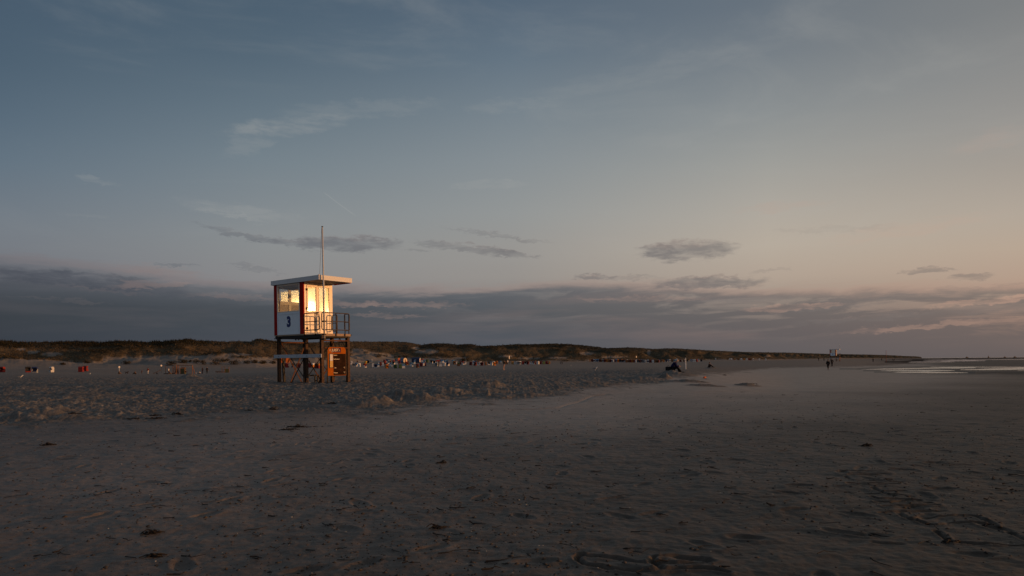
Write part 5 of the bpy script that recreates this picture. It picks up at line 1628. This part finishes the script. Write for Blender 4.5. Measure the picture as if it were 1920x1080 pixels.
for x in (.25, .85, 1.5, 2.1):
    b = MB(); b.tube([(x, -.4, -.3), (x, -.4, .42)], .06, 6); b.tube([(x, .4, -.3), (x, .4, .42)], .06, 6); b.build('leg', WOODR, cd)
for x in (1.95, 2.75, 3.9):
    b = MB(); b.tube([(x, -.55, -.3), (x, -.55, 1.75)], .06, 8); b.build('post', WOODR, cd)
b = MB(); b.box(2.82, 3.84, -.58, -.52, .1, 1.15); b.build('panel', mat('yellow_board', (.24, .16, .05), .7, .2, .2), cd)
b = MB(); b.tube([(1.95, -.55, 1.68), (2.75, -.55, 1.68)], .045, 6); b.tube([(1.95, -.55, .95), (2.75, -.55, .95)], .045, 6); b.build('rail', WOODR, cd)


# ------------------------------------------------------------------ signs and posts
def sign(px, Y, h, label, shape, w=.5, hh=.5, pole=.05, m=None, yaw=-70, cat='sign'):
    t = empty('sign_post' if cat == 'sign' else 'marker_pole', at_depth(px, Y), R(90 - 92 + 90 + 0) * 0 + R(yaw), label, cat, 'sign posts on the beach' if cat == 'sign' else None)
    b = MB(); b.tube([(0, 0, -.4), (0, 0, h)], pole, 8); b.build('post', m or WHITE, t)
    if shape == 'disc':
        b = MB(); pts = [(w / 2 * math.cos(a), w / 2 * math.sin(a)) for a in np.linspace(0, 2 * math.pi, 20, endpoint=False)]
        b.tube([(0, -pole - .035, h - w * .4), (0, -pole - .005, h - w * .4)], w / 2, 20); b.build('sign_plate', PAPER, t)
    elif shape == 'rect':
        b = MB(); b.box(-w / 2, w / 2, -pole - .03, -pole - .002, h - hh, h, bev=.006); b.build('sign_plate', PAPER, t)
    return t


sign(223.3, 180, 2.05, 'round white sign on a white post lit by the sun, far left', 'disc', .48, yaw=60)
sign(302.3, 200, 2.3, 'round pale sign on a thin post at the dune foot behind the seesaw', 'disc', .5, pole=.03, m=DARKST, yaw=60)
sign(954.8, 352, 4.4, 'upright pale signboard above the line of baskets, lit by the sun', 'rect', .8, 1.6, yaw=60, m=DARKST)
sign(952, 345, 2.0, 'small low pale sign left of the standing walker\'s baskets', 'rect', .6, .9, yaw=60, m=DARKST)
sign(1193, 425, 3.8, 'round pale sign above the dense far row of baskets', 'disc', 1.2, yaw=60, m=DARKST)
sign(1285.6, 92, 1.55, 'slim white post behind the sitting white haired person', 'none', pole=.045)
rp = sign(1661.5, 300, 5.2, 'tall thin red marker pole on the flats near the water', 'none', pole=.07, m=mat('red_pole', (.30, .05, .03), .6, .3, .1), cat='pole')

# ------------------------------------------------------------------ shrubs at the dune foot
LEAFD = [mat('shrub_leaf_dark', (.026, .026, .014), .85, .15, .25, 4.0), mat('shrub_leaf_brown', (.085, .055, .026), .85, .15, .25, 4.0)]


def shrub(pos, w, h, label, seed):
    rg = np.random.default_rng(seed)
    t = empty('shrub', pos, 0, label, 'shrub', 'shrubs at the foot of the dunes')
    n = 420
    nb_ = 5
    cen = np.stack([rg.uniform(-w * .4, w * .4, nb_), rg.uniform(-w * .25, w * .25, nb_), rg.uniform(.25, .6, nb_) * h], 1)
    rad = rg.uniform(.22, .36, nb_) * min(w, h * 2)
    which = rg.integers(0, nb_, n)
    d = rg.normal(0, 1, (n, 3)); d /= np.linalg.norm(d, axis=1)[:, None]
    p = cen[which] + d * (rad[which] * rg.uniform(.35, 1, n) ** .5)[:, None] * np.array([1.1, .8, .85])
    p[:, 2] = np.clip(p[:, 2], .02, h)
    b = MB()
    for i in range(n):
        s = rg.uniform(.07, .17) * (w / 3) ** .5
        a, c = rg.normal(0, 1, 3), rg.normal(0, 1, 3)
        a /= np.linalg.norm(a); c -= a * c.dot(a); c /= np.linalg.norm(c)
        q = p[i]
        b.face([q - a * s, q + c * s * .6, q + a * s * 1.5, q - c * s * .6], 1 if (rg.uniform() < .38) else 0)
    b.build('crown', LEAFD, t)
    b = MB()
    for k in range(7):
        a = rg.uniform(0, 6.28); r_ = rg.uniform(.1, .35) * w
        b.tube([(0, 0, -.3), (math.cos(a) * r_ * .4, math.sin(a) * r_ * .3, h * .3), (math.cos(a) * r_, math.sin(a) * r_ * .6, h * .75)], .035, 5, r2=.012)
    b.build('stem', mat('shrub_stem', (.05, .035, .02), .9, .1, .2), t)


def on_dune(px, py):
    """nearest dune point along a sight line"""
    u, v = pix_ray(px, py)
    col_ = np.argmin(np.abs(dpx - px))
    ys = dpy[:, col_]
    ok = np.where((tq > -.1) & (tq < 1))[0]
    k = ok[np.argmin(np.abs(ys[ok] - py))]
    return Vector((DX[k, col_], DY[k, col_], Zd[k, col_]))


SH = [(163, 683, 20, 8, 'dark low shrub just above the two red baskets'), (238, 683, 14, 7, 'dark shrub above the white post, right of centre on the bare slope'), (116, 683.5, 10, 4, 'small low brown shrub left of the red baskets'), (322, 683.5, 18, 8, 'wide dark shrub above the left play frame'),
      (343, 680.5, 19, 8, 'dark leaning shrub directly above the swing beam'), (356, 679, 6, 6, 'small round shrub right of the one above the swing'), (368, 681, 11, 9, 'tall shrub over the swing\'s right leg'), (379, 683, 12, 10, 'tall brown edged shrub above the two standing people'), (405.5, 684, 24, 13, 'largest dark shrub, above the low play deck'),
      (423, 677, 14, 6, 'long low shrub upper right of the largest one'), (438, 683, 19, 9, 'dark shrub above the yellow panel of the play deck'), (464, 681, 12, 6, 'shrub midway between play deck and tower, left one'), (478, 681, 14, 7, 'shrub midway between play deck and tower, middle one'), (492, 682, 16, 6, 'low shrub close to the left of the tower'), (511, 682, 12, 5, 'small low shrub touching the left tower leg in view'),
      (708, 670, 15, 6, 'dark shrub on the slope above the left part of the basket field'), (721, 669.5, 8, 5, 'small shrub right of the dark one above the basket field'), (745, 671, 12, 5, 'shrub behind the small grey hut'), (757, 671, 10, 5, 'shrub behind the round topped hut'), (872, 677, 18, 6, 'dark low shrub behind the middle of the basket field')]
for k, (px, py, wp, hp, lab) in enumerate(SH):
    p = on_dune(px, py)
    s = p.y / FOC
    shrub(p, wp * s, hp * s, lab, 300 + k)

# ------------------------------------------------------------------ wrack, bits and pebbles on the sand
WEED = mat('dried_seaweed', (.016, .012, .009), .8, .3, .3, 20.0)


def weed(px, py, wpx, label, hgt=.05, seed=0):
    rg = np.random.default_rng(seed)
    p = gpos(px, py); p.z = float(ground_full(np.array([p.x]), np.array([p.y]))[0][0])
    t = empty('seaweed_clump', p, 0, label, 'seaweed', 'clumps of seaweed on the sand')
    w = wpx * p.y / FOC / 2
    b = MB()
    for k in range(int((26 if py < 850 else 13) + w * 30)):
        x0, y0 = rg.normal(0, .42) * w, rg.normal(0, .16) * min(w, .5)
        a = rg.normal(0, .35) + (math.pi if rg.uniform() < .5 else 0); L = rg.uniform(.1, .32) * max(.3, min(w, .7))
        zz = abs(rg.normal(0, .5)) * hgt * math.exp(-(x0 / w) ** 2)
        pts = [(x0, y0, zz), (x0 + math.cos(a) * L * .5, y0 + math.sin(a) * L * .5, zz + rg.uniform(0, .5) * hgt), (x0 + math.cos(a) * L, y0 + math.sin(a + .4) * L, max(0.004, zz - .01))]
        b.tube(pts, rg.uniform(.006, .014), 5, r2=.004)
    b.build('fronds', WEED, t)


WD = [(294, 785.5, 34, 'long dark seaweed strip at the edge of the trampled sand, left of the split pair', .05), (291, 779.5, 26, 'thin seaweed strip just above the long one at the sand edge', .04), (332, 777.3, 20, 'short thick seaweed clump right of the long dark strip', .06), (513, 769, 24, 'dark seaweed clump below and left of the tower', .07), (470, 771, 26, 'flat seaweed wisp left of the clump below the tower', .03), (622, 756.5, 16, 'seaweed clump at the left tip of the first sand mound', .05), (250, 786.5, 40, 'broken seaweed line left of the long dark strip', .03), (140, 785, 30, 'seaweed scraps at the right foot of the far left heap', .04), (560, 801, 60, 'low brown seaweed streak on the smooth sand below the tower', .03), (540, 806, 40, 'second seaweed streak just below the long brown one', .03),
      (88, 834, 30, 'seaweed scraps on the smooth sand near the left edge', .03), (1402, 721, 44, 'dark seaweed clump on smooth sand right of the sitting person', .10), (1359, 704, 12, 'small dark clump above the seaweed right of the sitting person', .08), (1625, 837, 16, 'small dark seaweed clump on the right flats, above the scratched lines', .05), (820, 994, 22, 'dark seaweed scrap in the near foreground, centre', .03), (285, 999, 26, 'curled seaweed scrap in the near left foreground', .03), (1783, 1016, 24, 'dark clump in the corner of the scratched square', .03), (1855, 983, 14, 'dark clump at the right corner of the scratched rectangle', .02), (286, 1044, 20, 'looped seaweed scrap close to the lower left of the photo', .03), (829, 869, 14, 'small curled seaweed on the middle foreground sand', .03), (1538, 697.5, 0, '', 0)]
for k, (px, py, wpx, lab, hg) in enumerate(WD):
    if wpx:
        weed(px, py, wpx, lab, hg, 500 + k)
sc_p = gpos(1321, 709.3)
cup = empty('plastic_cup', sc_p + Vector((0, 0, .05)), 0.4, 'small red orange plastic cup lying on the smooth sand', 'cup')
b = MB()
b.tube([(-.08, 0, .0), (-.04, 0, .0), (.0, 0, .0), (.09, 0, .012)], .045, 12, r2=.062); b.build('cup_body', mat('orange_plastic', (.60, .10, .02), .4, .5, .06), cup, True)
b = MB(); b.tube([(.088, .064 * math.cos(a), .012 + .064 * math.sin(a)) for a in np.linspace(0, 2 * math.pi, 14, endpoint=False)], .006, 6, closed=True); b.build('rim', mat('yellow_plastic', (.65, .35, .05), .4, .5, .06), cup)


def scatter(name, n, rmin, rmax, smin, smax, mats, label, cat, flat=.5, power=1.0, clump=.25):
    az = RNG.uniform(-40, 40, n * 4); d = np.exp(RNG.uniform(math.log(rmin), math.log(rmax), n * 4))
    Y = d; X = np.tan(np.radians(az)) * Y
    dens = fbm(X * .22 + 9, Y * .22, 201, 3)
    keep = dens > RNG.uniform(-.9, clump, n * 4)
    X, Y = X[keep][:n], Y[keep][:n]
    Z, dry_, _, _ = ground_full(X, Y)
    k = dry_ < .35
    X, Y, Z = X[k], Y[k], Z[k]; m = len(X)
    s = RNG.uniform(0, 1, m) ** 2.2 * (smax - smin) + smin
    base = np.array([(1, 0, 0), (.3, .9, 0), (-.8, .55, 0), (-.75, -.6, 0), (.35, -.95, 0), (.1, .05, 1.0), (0, 0, -.5)], float)
    F = [(0, 1, 5), (1, 2, 5), (2, 3, 5), (3, 4, 5), (4, 0, 5), (1, 0, 6), (2, 1, 6), (3, 2, 6), (4, 3, 6), (0, 4, 6)]
    V = base[None] * (1 + RNG.uniform(-.35, .35, (m, 7, 3)))
    th_ = RNG.uniform(0, 6.28, m); c, s_ = np.cos(th_), np.sin(th_)
    asp = RNG.uniform(.4, 1.0, m)
    vx, vy = V[..., 0], V[..., 1] * asp[:, None]
    Vr = np.stack([vx * c[:, None] - vy * s_[:, None], vx * s_[:, None] + vy * c[:, None], V[..., 2] * flat], -1) * s[:, None, None]
    Vr += np.stack([X, Y, Z], -1)[:, None, :]
    me = bpy.data.meshes.new(name)
    fi = (np.array(F)[None] + (np.arange(m) * 7)[:, None, None]).reshape(-1, 3)
    me.vertices.add(m * 7); me.vertices.foreach_set('co', Vr.astype(np.float32).ravel())
    me.loops.add(len(fi) * 3); me.loops.foreach_set('vertex_index', fi.astype(np.int32).ravel())
    me.polygons.add(len(fi)); me.polygons.foreach_set('loop_start', np.arange(0, len(fi) * 3, 3, dtype=np.int32))
    me.polygons.foreach_set('material_index', np.repeat(RNG.integers(0, len(mats), m), 10).astype(np.int32))
    me.update(calc_edges=True)
    o = obj(name, me, None, mats)
    return tag(o, label, cat, kind='stuff')


PEB = [mat('pebble_dark', (.030, .026, .023), .8, .3, .3, 30.0), mat('pebble_brown', (.055, .042, .034), .8, .3, .3, 30.0)]
scatter('beach_debris', 9000, 4.3, 30, .006, .028, PEB, 'dark pebbles and bits of driftwood strewn over the smooth sand', 'debris', .45)
scatter('shell_bits', 420, 4.3, 26, .006, .016, [mat('shell_pale', (.42, .38, .33), .6, .4, .15, 30.0)], 'pale shell fragments strewn over the smooth sand', 'shells', .4)
weed_strands = MB()
rgw = np.random.default_rng(77)
for k in range(420):
    Y = math.exp(rgw.uniform(math.log(4.6), math.log(32))); X = math.tan(math.radians(rgw.uniform(-38, 38))) * Y
    z_, d_, _, _ = ground_full(np.array([X]), np.array([Y]))
    if d_[0] > .4: continue
    L = rgw.uniform(.05, .22); a = rgw.normal(0, .7); z0 = float(z_[0]) + .006
    pts = [(X + math.cos(a) * L * (q - .5) + .02 * rgw.normal(), Y + math.sin(a) * L * (q - .5) + .012 * rgw.normal(), z0 + .008 * abs(rgw.normal())) for q in (0, .3, .6, 1.0)]
    weed_strands.tube(pts, rgw.uniform(.003, .009), 4, r2=.002)
ws = weed_strands.build('seaweed_strands', WEED)
tag(ws, 'thin dark strands of dried seaweed strewn over the smooth sand', 'seaweed', kind='stuff')

# ------------------------------------------------------------------ specks on the far horizon
for (px, Y, w, h, lab) in ((1813, 2400, 11, 4, 'leftmost tiny dark boat on the horizon at the right'), (1853.5, 2500, 6, 7, 'second tiny dark boat on the horizon, tallest of four'), (1884, 2600, 10, 3, 'third tiny dark boat on the horizon from the left'), (1903, 2500, 12, 4, 'rightmost tiny dark boat on the horizon')):
    X = (px - 960) / FOC * Y
    t = empty('boat', (X, Y, WATER_Z - .1 + .3), .3, lab, 'boat', 'boats on the far horizon')
    b = MB(); b.prism([(-1.6, 1.6), (1.6, 1.6), (1.1, -.4), (-1.1, -.4)], -w / 2, w / 2); b.build('hull', DARKST, t)
    b = MB(); b.box(-w * .2, w * .2, -1, 1, 1.62, h * .55 + 1.6); b.build('deckhouse', DARKST, t)
    b = MB(); b.tube([(0, 0, h * .5 + 1.5), (0, 0, h + 3)], .2, 6); b.build('mast', DARKST, t)
